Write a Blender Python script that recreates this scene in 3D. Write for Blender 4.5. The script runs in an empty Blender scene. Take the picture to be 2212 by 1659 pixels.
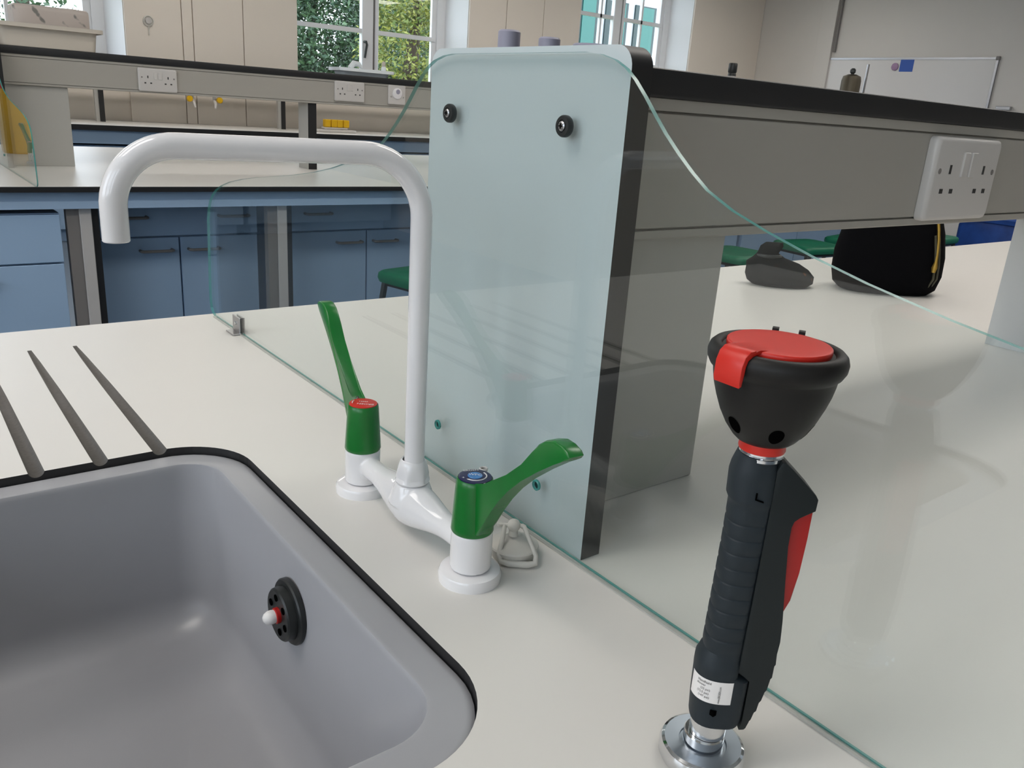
import bpy, bmesh, math, random
from mathutils import Vector, Matrix
from math import sin, cos, pi, radians, sqrt

C = bpy.context.scene.collection
scene = bpy.context.scene
CZ = 1.22            # camera height
WT = 0.90            # worktop height

# ------------------------------------------------------------------ camera
cam = bpy.data.cameras.new('camera')
cam_o = bpy.data.objects.new('camera', cam)
C.objects.link(cam_o)
yaw, pit, rol = radians(51.46667), radians(-18.46265), radians(3.96719)
fw = Vector((cos(pit)*cos(yaw), cos(pit)*sin(yaw), sin(pit)))
r0 = Vector((sin(yaw), -cos(yaw), 0))
u0 = r0.cross(fw)
rv = r0*cos(rol) + u0*sin(rol)
uv = u0*cos(rol) - r0*sin(rol)
cam_o.matrix_world = Matrix(((rv.x, uv.x, -fw.x, 0), (rv.y, uv.y, -fw.y, 0), (rv.z, uv.z, -fw.z, CZ), (0, 0, 0, 1)))
cam.sensor_fit = 'HORIZONTAL'
cam.sensor_width = 36.0
cam.lens = 36.0 * 1774.754 / 2212
cam.clip_start = 0.02
scene.camera = cam_o

# ------------------------------------------------------------------ world, exposure
scene.view_settings.view_transform = 'Standard'
scene.view_settings.look = 'None'
scene.view_settings.gamma = 1.0
scene.view_settings.use_curve_mapping = False
scene.view_settings.exposure = -0.12
w = bpy.data.worlds.new('overcast_sky')
scene.world = w
w.use_nodes = True
wn = w.node_tree.nodes; wl = w.node_tree.links
bg = wn['Background']
tcw = wn.new('ShaderNodeTexCoord'); sepw = wn.new('ShaderNodeSeparateXYZ'); rmp = wn.new('ShaderNodeValToRGB')
wl.new(tcw.outputs['Generated'], sepw.inputs[0]); wl.new(sepw.outputs['Z'], rmp.inputs[0])
rmp.color_ramp.elements[0].position = 0.0; rmp.color_ramp.elements[0].color = (0.86, 0.92, 1.0, 1)
rmp.color_ramp.elements[1].position = 1.0; rmp.color_ramp.elements[1].color = (0.70, 0.82, 1.0, 1)
wl.new(rmp.outputs[0], bg.inputs['Color'])
bg.inputs['Strength'].default_value = 5.4
scene.cycles.use_denoising = True
scene.cycles.max_bounces = 10
scene.cycles.transparent_max_bounces = 24
scene.cycles.caustics_reflective = False
scene.cycles.caustics_refractive = False
scene.cycles.sample_clamp_indirect = 6.0

# room dimensions
XL, XR, YN, YW, HC = -3.4, 10.56, -4.6, 8.10, 3.55
LAMP = 8.9           # strength of ceiling tubes

def portal(loc, rot, sx, sy):
    l = bpy.data.lights.new('window_portal', 'AREA'); l.shape = 'RECTANGLE'; l.size = sx; l.size_y = sy
    l.cycles.is_portal = True
    o = bpy.data.objects.new('window_portal', l); C.objects.link(o); o.location = loc; o.rotation_euler = rot

# ------------------------------------------------------------------ materials
def M(name, col, rough=0.5, metal=0.0, spec=0.5, noise=0.0, nscale=40, coat=0.0, bump=0.0, bscale=200):
    m = bpy.data.materials.new(name); m.use_nodes = True
    n = m.node_tree.nodes; l = m.node_tree.links; b = n['Principled BSDF']
    b.inputs['Base Color'].default_value = (*col, 1); b.inputs['Roughness'].default_value = rough
    b.inputs['Metallic'].default_value = metal; b.inputs['Specular IOR Level'].default_value = spec
    b.inputs['Coat Weight'].default_value = coat
    if noise or bump:
        tc = n.new('ShaderNodeTexCoord')
    if noise:
        nt = n.new('ShaderNodeTexNoise'); nt.inputs['Scale'].default_value = nscale; nt.inputs['Detail'].default_value = 4
        l.new(tc.outputs['Object'], nt.inputs['Vector'])
        mx = n.new('ShaderNodeMix'); mx.data_type = 'RGBA'
        mx.inputs['A'].default_value = (*[c*(1-noise) for c in col], 1); mx.inputs['B'].default_value = (*[min(1, c*(1+noise)) for c in col], 1)
        l.new(nt.outputs['Fac'], mx.inputs['Factor']); l.new(mx.outputs['Result'], b.inputs['Base Color'])
    if bump:
        nb = n.new('ShaderNodeTexNoise'); nb.inputs['Scale'].default_value = bscale; nb.inputs['Detail'].default_value = 3
        l.new(tc.outputs['Object'], nb.inputs['Vector'])
        bp = n.new('ShaderNodeBump'); bp.inputs['Strength'].default_value = bump; bp.inputs['Distance'].default_value = 0.001
        l.new(nb.outputs['Fac'], bp.inputs['Height']); l.new(bp.outputs['Normal'], b.inputs['Normal'])
    return m

def glass_mat(name, tint, refl=1.0):
    """clear float glass: Schlick reflection over tinted straight-through transmission"""
    m = bpy.data.materials.new(name); m.use_nodes = True
    n = m.node_tree.nodes; l = m.node_tree.links
    n.remove(n['Principled BSDF']); out = n['Material Output']
    geo = n.new('ShaderNodeNewGeometry'); dot = n.new('ShaderNodeVectorMath'); dot.operation = 'DOT_PRODUCT'
    l.new(geo.outputs['Normal'], dot.inputs[0]); l.new(geo.outputs['Incoming'], dot.inputs[1])
    ab = n.new('ShaderNodeMath'); ab.operation = 'ABSOLUTE'; l.new(dot.outputs['Value'], ab.inputs[0])
    om = n.new('ShaderNodeMath'); om.operation = 'SUBTRACT'; om.inputs[0].default_value = 1.0; l.new(ab.outputs[0], om.inputs[1])
    pw = n.new('ShaderNodeMath'); pw.operation = 'POWER'; pw.inputs[1].default_value = 5.0; l.new(om.outputs[0], pw.inputs[0])
    ma = n.new('ShaderNodeMath'); ma.operation = 'MULTIPLY_ADD'; ma.inputs[1].default_value = 0.957*refl; ma.inputs[2].default_value = 0.043*refl
    l.new(pw.outputs[0], ma.inputs[0])
    tr = n.new('ShaderNodeBsdfTransparent'); tr.inputs['Color'].default_value = (*tint, 1)
    gl = n.new('ShaderNodeBsdfGlossy'); gl.inputs['Roughness'].default_value = 0.0; gl.inputs['Color'].default_value = (1, 1, 1, 1)
    mx = n.new('ShaderNodeMixShader'); l.new(ma.outputs[0], mx.inputs[0]); l.new(tr.outputs[0], mx.inputs[1]); l.new(gl.outputs[0], mx.inputs[2])
    l.new(mx.outputs[0], out.inputs['Surface'])
    return m

def emis(name, col, s):
    m = bpy.data.materials.new(name); m.use_nodes = True
    n = m.node_tree.nodes; b = n['Principled BSDF']
    b.inputs['Base Color'].default_value = (*col, 1); b.inputs['Emission Color'].default_value = (*col, 1); b.inputs['Emission Strength'].default_value = s
    return m

m_top = M('white_laminate', (0.74, 0.715, 0.675), 0.36, noise=0.015, nscale=8)
m_core = M('black_laminate_core', (0.012, 0.012, 0.013), 0.45)
m_groove = M('milled_groove', (0.115, 0.105, 0.095), 0.6, noise=0.25, nscale=300)
m_sink = M('grey_resin', (0.385, 0.385, 0.405), 0.30, noise=0.03, nscale=30)
m_white = M('white_enamel', (0.82, 0.805, 0.81), 0.10, coat=0.4)
m_wplast = M('white_plastic', (0.60, 0.575, 0.55), 0.35)
m_plug = M('pale_grey_rubber', (0.62, 0.60, 0.55), 0.5)
m_green = M('green_plastic', (0.006, 0.155, 0.022), 0.27, noise=0.12, nscale=60)
m_red = M('red_plastic', (0.62, 0.022, 0.012), 0.38)
m_redd = M('dark_red_plastic', (0.42, 0.012, 0.010), 0.4)
m_navy = M('navy_print', (0.012, 0.015, 0.07), 0.3)
m_sky = M('light_blue_print', (0.07, 0.24, 0.55), 0.3)
m_txtw = M('white_print', (0.85, 0.82, 0.8), 0.4)
m_txtk = M('black_print', (0.02, 0.02, 0.02), 0.5)
m_chrome = M('chrome', (0.74, 0.75, 0.77), 0.08, metal=1.0)
m_steel = M('brushed_steel', (0.42, 0.42, 0.43), 0.3, metal=1.0)
m_zinc = M('satin_zinc', (0.42, 0.47, 0.53), 0.3, metal=0.8)
m_rubber = M('black_rubber', (0.012, 0.011, 0.010), 0.5, spec=0.3, noise=0.2, nscale=50)
m_grip = M('slate_grip_rubber', (0.015, 0.022, 0.028), 0.55, spec=0.35, noise=0.2, nscale=40)
m_grip2 = M('dark_lever_rubber', (0.010, 0.014, 0.015), 0.55, spec=0.35, noise=0.2, nscale=40)
m_blackp = M('black_plastic', (0.013, 0.015, 0.015), 0.4)
m_hole = M('dark_hole', (0.002, 0.002, 0.002), 0.9, spec=0.0)
m_panel = M('panel_white_laminate', (0.58, 0.63, 0.645), 0.4)
m_trunk = M('grey_trunking', (0.385, 0.365, 0.325), 0.5, noise=0.02, nscale=6)
m_upr = M('grey_upright_laminate', (0.42, 0.41, 0.38), 0.5)
m_uprw = M('pale_upright_laminate', (0.60, 0.62, 0.62), 0.45)
m_rail = M('blue_grey_rail', (0.36, 0.50, 0.68), 0.45)
m_blue = M('blue_laminate', (0.33, 0.47, 0.65), 0.45, noise=0.03, nscale=5)
m_leg = M('pale_grey_metal', (0.50, 0.48, 0.46), 0.45)
m_legb = M('brown_grey_edge', (0.20, 0.185, 0.175), 0.5)
m_wall = M('beige_wall_paint', (0.82, 0.75, 0.665), 0.85, noise=0.02, nscale=3)
m_wallr = M('warm_white_wall_paint', (0.68, 0.65, 0.61), 0.85, noise=0.02, nscale=3)
m_reveal = M('white_gloss_paint', (0.90, 0.91, 0.93), 0.4)
m_ceil = M('white_ceiling_paint', (0.78, 0.77, 0.74), 0.9)
m_floor = M('blue_grey_vinyl', (0.16, 0.20, 0.25), 0.4, noise=0.08, nscale=25)
m_board = M('whiteboard_enamel', (0.70, 0.68, 0.66), 0.25)
m_alu = M('aluminium_trim', (0.45, 0.45, 0.47), 0.35, metal=0.9)
m_bnote = M('blue_paper', (0.03, 0.10, 0.42), 0.6)
m_pink = M('mauve_plastic', (0.35, 0.22, 0.36), 0.5)
m_lilac = M('lilac_grey_plastic', (0.33, 0.32, 0.40), 0.5)
m_yellow = M('yellow_plastic', (0.72, 0.42, 0.004), 0.35)
m_seat = M('green_seat_plastic', (0.008, 0.17, 0.085), 0.4)
m_frame = M('dark_stool_metal', (0.03, 0.035, 0.035), 0.4)
m_bag = M('black_fabric', (0.004, 0.004, 0.005), 0.95, spec=0.08, bump=0.4, bscale=400)
m_gold = M('gold_zip', (0.45, 0.28, 0.05), 0.35, metal=0.7)
m_brass = M('tarnished_brass', (0.10, 0.085, 0.06), 0.45, metal=0.6)
m_bbox = M('blue_wrap', (0.02, 0.07, 0.30), 0.4, noise=0.5, nscale=15)
m_towel = None
m_tray = M('milky_plastic', (0.62, 0.56, 0.48), 0.4)
m_trayw = M('clear_white_plastic', (0.80, 0.84, 0.86), 0.3)
m_teal = M('teal_glazing', (0.012, 0.12, 0.10), 0.3)
m_teald = M('dark_teal_glazing', (0.008, 0.03, 0.03), 0.3)
m_clad = M('white_cladding', (0.42, 0.43, 0.45), 0.6)
m_bark = M('bark', (0.06, 0.045, 0.03), 0.9)
m_lawn = M('grass_ground', (0.07, 0.13, 0.03), 0.9, noise=0.4, nscale=2)
m_glass = glass_mat('greenish_safety_glass', (0.952, 0.975, 0.972), 0.9)
m_win = glass_mat('window_glass', (0.97, 0.985, 0.985), 0.7)
m_tedge = M('polished_glass_edge', (0.07, 0.36, 0.33), 0.2, coat=0.0)
_n = m_tedge.node_tree.nodes; _l = m_tedge.node_tree.links
_t = _n.new('ShaderNodeBsdfTransparent'); _t.inputs['Color'].default_value = (0.62, 0.86, 0.83, 1)
_x = _n.new('ShaderNodeMixShader'); _x.inputs[0].default_value = 0.3
_l.new(_n['Principled BSDF'].outputs[0], _x.inputs[1]); _l.new(_t.outputs[0], _x.inputs[2]); _l.new(_x.outputs[0], _n['Material Output'].inputs['Surface'])
m_contact = M('grey_contact_line', (0.44, 0.44, 0.41), 0.4)  # grey of the contact line painted along the glass foot
m_tealline = M('teal_edge_line', (0.10, 0.33, 0.30), 0.3)  # tint of the teal line added along the pane's back edge

def leaf_mat(name, a, b):
    m = bpy.data.materials.new(name); m.use_nodes = True
    n = m.node_tree.nodes; l = m.node_tree.links; p = n['Principled BSDF']
    g = n.new('ShaderNodeNewGeometry'); mx = n.new('ShaderNodeMix'); mx.data_type = 'RGBA'
    mx.inputs['A'].default_value = (*a, 1); mx.inputs['B'].default_value = (*b, 1)
    l.new(g.outputs['Random Per Island'], mx.inputs['Factor']); l.new(mx.outputs['Result'], p.inputs['Base Color'])
    p.inputs['Roughness'].default_value = 0.45
    return m
m_leafg = leaf_mat('green_leaves', (0.018, 0.05, 0.024), (0.085, 0.155, 0.07))
m_leafy = leaf_mat('yellow_green_leaves', (0.065, 0.12, 0.02), (0.30, 0.30, 0.06))

def towel_mat():
    m = bpy.data.materials.new('printed_wrapping_film'); m.use_nodes = True
    n = m.node_tree.nodes; l = m.node_tree.links; p = n['Principled BSDF']
    tc = n.new('ShaderNodeTexCoord'); mp = n.new('ShaderNodeMapping'); mp.inputs['Rotation'].default_value = (0, radians(38), 0)
    wv = n.new('ShaderNodeTexWave'); wv.inputs['Scale'].default_value = 6; wv.inputs['Distortion'].default_value = 1.5
    nt = n.new('ShaderNodeTexNoise'); nt.inputs['Scale'].default_value = 30
    l.new(tc.outputs['Object'], mp.inputs['Vector']); l.new(mp.outputs['Vector'], wv.inputs['Vector']); l.new(tc.outputs['Object'], nt.inputs['Vector'])
    mu = n.new('ShaderNodeMath'); mu.operation = 'MULTIPLY'; l.new(wv.outputs['Fac'], mu.inputs[0]); l.new(nt.outputs['Fac'], mu.inputs[1])
    cr = n.new('ShaderNodeValToRGB'); cr.color_ramp.elements[0].position = 0.5; cr.color_ramp.elements[0].color = (0.55, 0.48, 0.43, 1)
    cr.color_ramp.elements[1].position = 0.62; cr.color_ramp.elements[1].color = (0.22, 0.21, 0.19, 1)
    l.new(mu.outputs[0], cr.inputs[0]); l.new(cr.outputs[0], p.inputs['Base Color']); p.inputs['Roughness'].default_value = 0.35
    return m
m_towel = towel_mat()

# ------------------------------------------------------------------ helpers
def BM(): return bmesh.new()

def box(bm, x0, x1, y0, y1, z0, z1, mi=0, bev=0.0, seg=1):
    vs = [bm.verts.new((x, y, z)) for x in (x0, x1) for y in (y0, y1) for z in (z0, z1)]
    q = [(0, 1, 3, 2), (4, 6, 7, 5), (0, 4, 5, 1), (2, 3, 7, 6), (0, 2, 6, 4), (1, 5, 7, 3)]
    fs = [bm.faces.new([vs[i] for i in f]) for f in q]
    for f in fs: f.material_index = mi
    if bev:
        es = list({e for f in fs for e in f.edges})
        r = bmesh.ops.bevel(bm, geom=es, offset=bev, segments=seg, profile=0.5, affect='EDGES')
        for f in r['faces']: f.material_index = mi
    return fs

def lathe(bm, prof, c, seg=32, mi=0, ax='z', mis=None):
    """prof: list of (r, h) along the axis; rings closed; r==0 gives a pole"""
    rings = []
    for r, h in prof:
        if r <= 1e-7:
            p = (0, 0, h); rings.append([p])
        else:
            rings.append([(r*cos(2*pi*k/seg), r*sin(2*pi*k/seg), h) for k in range(seg)])
    def tr(p):
        x, y, z = p
        if ax == 'z': q = (x, y, z)
        elif ax == 'x': q = (z, x, y)
        elif ax == '-x': q = (-z, y, x)
        elif ax == 'y': q = (y, z, x)
        elif ax == '-y': q = (x, -z, y)
        return (q[0]+c[0], q[1]+c[1], q[2]+c[2])
    vr = [[bm.verts.new(tr(p)) for p in ring] for ring in rings]
    for i in range(len(vr)-1):
        a, b = vr[i], vr[i+1]
        m_ = mis[i] if mis else mi
        for k in range(seg):
            k2 = (k+1) % seg
            if len(a) == 1 and len(b) == 1: continue
            if len(a) == 1: f = bm.faces.new((a[0], b[k2], b[k]))
            elif len(b) == 1: f = bm.faces.new((a[k], a[k2], b[0]))
            else: f = bm.faces.new((a[k], a[k2], b[k2], b[k]))
            f.material_index = m_

def tube(bm, pts, rad, seg=16, mi=0, caps=True, squash=None):
    pts = [Vector(p) for p in pts]; n = len(pts)
    rads = rad if isinstance(rad, (list, tuple)) else [rad]*n
    up = None; rings = []
    for i, p in enumerate(pts):
        t = (pts[min(i+1, n-1)] - pts[max(i-1, 0)]).normalized()
        if up is None:
            a = Vector((0, 0, 1)) if abs(t.z) < 0.9 else Vector((1, 0, 0))
            up = (a - t*a.dot(t)).normalized()
        else:
            up = (up - t*up.dot(t)).normalized()
        sd = t.cross(up)
        sq = squash if squash else 1.0
        rings.append([bm.verts.new(p + (up*cos(2*pi*k/seg)*sq + sd*sin(2*pi*k/seg))*rads[i]) for k in range(seg)])
    for a, b in zip(rings, rings[1:]):
        for k in range(seg):
            k2 = (k+1) % seg
            f = bm.faces.new((a[k], a[k2], b[k2], b[k])); f.material_index = mi
    if caps:
        f = bm.faces.new(list(reversed(rings[0]))); f.material_index = mi
        f = bm.faces.new(rings[-1]); f.material_index = mi

def prism(bm, poly, o, a, b, n, d0, d1, mi=0, mside=None, bev=0.0, seg=2):
    """poly of (s,t) in frame o + s*a + t*b, extruded along n from d0 to d1"""
    o, a, b, n = map(Vector, (o, a, b, n))
    lo = [bm.verts.new(o + a*s + b*t + n*d0) for s, t in poly]
    hi = [bm.verts.new(o + a*s + b*t + n*d1) for s, t in poly]
    f0 = bm.faces.new(list(reversed(lo))); f1 = bm.faces.new(hi)
    f0.material_index = mi; f1.material_index = mi
    sides = []
    for i in range(len(poly)):
        j = (i+1) % len(poly)
        f = bm.faces.new((lo[i], lo[j], hi[j], hi[i])); f.material_index = mi if mside is None else mside; sides.append(f)
    if bev:
        es = [e for e in f0.edges] + [e for e in f1.edges]
        bmesh.ops.bevel(bm, geom=es, offset=bev, segments=seg, profile=0.5, affect='EDGES', clamp_overlap=True)
    return f0, f1, sides

def arc(cx, cy, r, a0, a1, n):
    return [(cx + r*cos(radians(a0+(a1-a0)*i/n)), cy + r*sin(radians(a0+(a1-a0)*i/n))) for i in range(n+1)]

def rrect(x0, x1, y0, y1, r, n=8):
    return (arc(x1-r, y0+r, r, -90, 0, n) + arc(x1-r, y1-r, r, 0, 90, n) + arc(x0+r, y1-r, r, 90, 180, n) + arc(x0+r, y0+r, r, 180, 270, n))

def loft(bm, rings, mi=0, cap_first=False, cap_last=False):
    vr = [[bm.verts.new(p) for p in r] for r in rings]
    n = len(vr[0])
    for a, b in zip(vr, vr[1:]):
        for k in range(n):
            f = bm.faces.new((a[k], a[(k+1) % n], b[(k+1) % n], b[k])); f.material_index = mi
    if cap_first: f = bm.faces.new(list(reversed(vr[0]))); f.material_index = mi
    if cap_last: f = bm.faces.new(vr[-1]); f.material_index = mi
    return vr

def text_faces(bm, body, size, o, a, b, n, mi, lift=0.0003, align='CENTER'):
    cu = bpy.data.curves.new('lettering', 'FONT'); cu.body = body; cu.size = size; cu.align_x = align; cu.align_y = 'CENTER'
    cu.resolution_u = 2; cu.extrude = 0.0
    to = bpy.data.objects.new('lettering', cu); C.objects.link(to)
    dg = bpy.context.evaluated_depsgraph_get(); me = to.evaluated_get(dg).to_mesh()
    o, a, b, n = map(Vector, (o, a, b, n))
    vs = [bm.verts.new(o + a*v.co.x + b*v.co.y + n*lift) for v in me.vertices]
    for p in me.polygons:
        try:
            f = bm.faces.new([vs[i] for i in p.vertices]); f.material_index = mi
        except ValueError: pass
    to.evaluated_get(dg).to_mesh_clear()
    bpy.data.objects.remove(to); bpy.data.curves.remove(cu)

def finish(bm, name, mats, smooth=35, fix=True):
    if fix: bmesh.ops.recalc_face_normals(bm, faces=bm.faces)
    me = bpy.data.meshes.new(name); bm.to_mesh(me); bm.free()
    for m in (mats if isinstance(mats, (list, tuple)) else [mats]): me.materials.append(m)
    if smooth:
        me.polygons.foreach_set('use_smooth', [True]*len(me.polygons))
        me.set_sharp_from_angle(angle=radians(smooth))
    return me

ORG = {}
def thing(name, label, cat, loc, group=None):
    o = bpy.data.objects.new(name, None); C.objects.link(o); o.location = loc; o.empty_display_size = 0.05
    o['label'] = label; o['category'] = cat
    if group: o['group'] = group
    ORG[o] = Vector(loc)
    return o

def part(name, bm, mats, parent, label=None, smooth=35, fix=True):
    """mesh part whose vertices are given in world coordinates"""
    root = parent
    while root.parent: root = root.parent
    bmesh.ops.translate(bm, vec=-ORG[root], verts=bm.verts)
    o = bpy.data.objects.new(name, finish(bm, name, mats, smooth, fix)); C.objects.link(o); o.parent = parent
    if label: o['label'] = label
    return o

def solo(name, bm, mats, label, cat, loc, group=None, smooth=35, fix=True):
    bmesh.ops.translate(bm, vec=-Vector(loc), verts=bm.verts)
    o = bpy.data.objects.new(name, finish(bm, name, mats, smooth, fix)); C.objects.link(o); o.location = loc
    o['label'] = label; o['category'] = cat
    if group: o['group'] = group
    return o

def struct(name, bm, mats, smooth=None, label=None, parent=None):
    o = bpy.data.objects.new(name, finish(bm, name, mats, smooth)); C.objects.link(o)
    if parent: o.parent = parent
    else: o['kind'] = 'structure'
    if label: o['label'] = label
    return o

def dup(root, loc, label, rotz=None, group=None):
    r = root.copy(); C.objects.link(r); r.location = loc
    if rotz is not None: r.rotation_euler = (0, 0, rotz)
    r['label'] = label
    if group: r['group'] = group
    def rec(src, dst):
        for ch in src.children:
            c = ch.copy(); C.objects.link(c); c.parent = dst; rec(ch, c)
    rec(root, r)
    return r

# ------------------------------------------------------------------ room shell
bm = BM(); box(bm, XL-.3, XR+.3, YN-.3, YW+.6, -.12, 0); struct('floor', bm, m_floor)
bm = BM(); box(bm, XL-.3, XR+.3, YN-.3, YW+.6, HC, HC+.15); struct('ceiling', bm, m_ceil)
bm = BM(); box(bm, XR, XR+.25, YN-.3, YW+.6, 0, HC); struct('wall_right', bm, m_wallr)

SILL, HEAD, YB, RV = CZ+0.10, 3.25, YW+.34, 0.06
WINS = [(-0.07, 1.95), (3.51, 5.485), (7.095, 9.089)]      # openings in the far window wall
def window_wall(name, bm, cuts, lo, hi, put):
    """wall boxes around openings; put(bm, s0, s1, z0, z1)"""
    s = lo
    for a, b in cuts:
        put(bm, s, a, 0, HC); put(bm, a, b, 0, SILL); put(bm, a, b, HEAD, HC); s = b
    put(bm, s, hi, 0, HC)
bm = BM(); window_wall('wall_back', bm, WINS, XL-.3, XR, lambda b, s0, s1, z0, z1: box(b, s0, s1, YW, YW+.45, z0, z1)); struct('wall_back', bm, m_wall)
LW = [(-4.3, -2.5), (-2.1, -0.2), (0.2, 2.2)]
bm = BM(); window_wall('wall_left', bm, LW, YN-.3, YW, lambda b, s0, s1, z0, z1: box(b, XL-.3, XL, s0, s1, z0, z1)); struct('wall_left', bm, m_wall)
bm = BM(); box(bm, XL, XR, YN-.3, YN, 0, HC); struct('wall_front', bm, m_wall)

# windows in the far wall
def far_window(idx, x0, x1):
    xa, xb = x0+.05, x1-.075              # splayed back edges
    root = bpy.data.objects.new('window_%d' % idx, None); C.objects.link(root); root['kind'] = 'structure'
    b = BM()    # reveal lining: jambs, head, sill
    for fr, bk, s in ((x0, xa, -1), (x1, xb, 1)):
        prism(b, [(fr, YW-.004), (bk, YB), (bk+s*.05, YB), (fr+s*.0001, YW-.004)] if s < 0 else [(fr, YW-.004), (fr+.0001, YW-.004), (bk+.05, YB), (bk, YB)], (0, 0, 0), (1, 0, 0), (0, 1, 0), (0, 0, 1), SILL, HEAD)
    box(b, x0, x1, YW-.03, YB+.05, SILL-.03, SILL)
    box(b, x0, x1, YW, YB, HEAD-.02, HEAD)
    struct('window_reveal', b, m_reveal, parent=root)
    b = BM(); y0, y1 = YB, YB+.06
    box(b, xa-.05, xa+.10, y0, y1, SILL, HEAD); box(b, xb-.10, xb+.05, y0, y1, SILL, HEAD)
    box(b, xb-.16, xb-.10, y0+.02, y1, SILL, HEAD)
    box(b, xa, xb, y0, y1, SILL, SILL+.08); box(b, xa, xb, y0, y1, HEAD-.1, HEAD)
    struct('window_frame', b, m_reveal, parent=root)
    xm = (xa+xb)/2 - .02
    b = BM()
    box(b, xm-.085, xm+.045, y0-.01, y1, SILL+.03, HEAD-.05, bev=.006)
    box(b, xm+.075, xm+.115, y0, y1, SILL+.03, HEAD-.05, bev=.006)
    struct('window_stile', b, m_reveal, parent=root)
    b = BM(); box(b, xm+.045, xm+.075, y0+.02, y1-.01, SILL+.03, HEAD-.05); struct('stile_gap', b, m_legb, parent=root)
    b = BM()
    for z in (CZ+.675, CZ+1.20, CZ+1.73):
        box(b, xa+.08, xm-.08, y0+.005, y1-.01, z-.022, z+.022); box(b, xm+.10, xb-.12, y0+.005, y1-.01, z-.022, z+.022)
    if idx == 1:
        box(b, 1.12, 1.15, y0+.005, y1-.01, SILL, CZ+.65)
    if idx == 3:
        box(b, xa+.60, xa+.63, y0+.005, y1-.01, SILL, HEAD); box(b, xm+.42, xm+.45, y0+.005, y1-.01, SILL, HEAD)
    struct('glazing_bar', b, m_reveal, parent=root)
    b = BM(); box(b, xa+.08, xb-.1, y0+.03, y0+.036, SILL+.05, HEAD-.08); struct('window_pane', b, m_win, parent=root)
    b = BM(); tube(b, [(xm-.06, y0-.01, CZ+.57), (xm-.06, y0-.05, CZ+.57), (xm-.05, y0-.05, CZ+.54), (xm-.075, y0-.05, CZ+.41)], .013, 8); struct('window_handle', b, m_frame, parent=root, smooth=35)
for i, (a, b_) in enumerate(WINS): far_window(i+1, a, b_)
for a, b_ in WINS: portal(((a+b_)/2, YB+.1, (SILL+HEAD)/2), (radians(90), 0, 0), b_-a, HEAD-SILL)

# windows in the left wall (behind the camera)
for i, (a, b_) in enumerate(LW):
    root = bpy.data.objects.new('window_%d' % (i+4), None); C.objects.link(root); root['kind'] = 'structure'
    b = BM(); x0, x1 = XL-.2, XL-.14
    box(b, x0, x1, a, a+.08, SILL, HEAD); box(b, x0, x1, b_-.08, b_, SILL, HEAD); box(b, x0, x1, a, b_, SILL, SILL+.08); box(b, x0, x1, a, b_, HEAD-.1, HEAD)
    box(b, x0, x1, (a+b_)/2-.05, (a+b_)/2+.05, SILL, HEAD)
    for z in (CZ+.675, CZ+1.2, CZ+1.73): box(b, x0+.01, x1-.01, a, b_, z-.02, z+.02)
    struct('window_frame', b, m_reveal, parent=root)
    b = BM(); box(b, x0+.03, x0+.036, a+.05, b_-.05, SILL+.05, HEAD-.05); struct('window_pane', b, m_win, parent=root)
    portal((XL-.31, (a+b_)/2, (SILL+HEAD)/2), (0, radians(-90), 0), HEAD-SILL, b_-a)

# boxed-in wall panels between the windows, with open joints
k = 1
for x0, x1 in ((1.955, 2.425), (2.433, 2.52), (2.528, 2.976), (2.984, 3.505), (5.49, 5.985), (5.993, 6.52), (6.528, 7.09), (9.095, 10.555)):
    bm = BM(); box(bm, x0, x1, YW-.025, YW, 0.05, HC, bev=.002); struct('trim_%d' % k, bm, m_wall); k += 1
# service trunking and pipe on the right wall
bm = BM(); box(bm, XR-.05, XR, 6.87, 7.10, 0, HC, bev=.004); struct('trim_%d' % k, bm, m_wallr); k += 1
bm = BM(); tube(bm, [(XR-.03, 6.83, CZ+1.0), (XR-.03, 6.83, HC)], .02, 10); struct('trim_%d' % k, bm, m_legb, smooth=35); k += 1

# ceiling lamps
for i, (x, y) in enumerate([(x, y) for y in (0.75, 2.1, 6.3) for x in (-1.0, 2.2, 5.4, 8.4)]):
    t = thing('ceiling_light', 'flat ceiling light panel %s, %s from the left wall' % (['over the near bench', 'over the aisle behind it', 'over the window aisle'][i//4], ['first', 'second', 'third', 'fourth'][i % 4]), 'lamp', (x, y, HC-.45), 'light panels under the ceiling')
    b = BM(); box(b, x-.75, x+.75, y-.30, y+.30, HC-.45, HC-.40, bev=.006); part('housing', b, m_reveal, t)
    b = BM(); tube(b, [(x-.6, y, HC-.40), (x-.6, y, HC)], .006, 8); part('suspension_rod', b, m_steel, t)
    b = BM(); tube(b, [(x+.6, y, HC-.40), (x+.6, y, HC)], .006, 8); part('suspension_rod', b, m_steel, t)
    b = BM(); box(b, x-.73, x+.73, y-.28, y+.28, HC-.456, HC-.4502); part('diffuser', b, emis('lit_diffuser_%d' % i, (1.0, 0.945, 0.885), LAMP*(.98, .58, 1.1)[i//4]), t)

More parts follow.
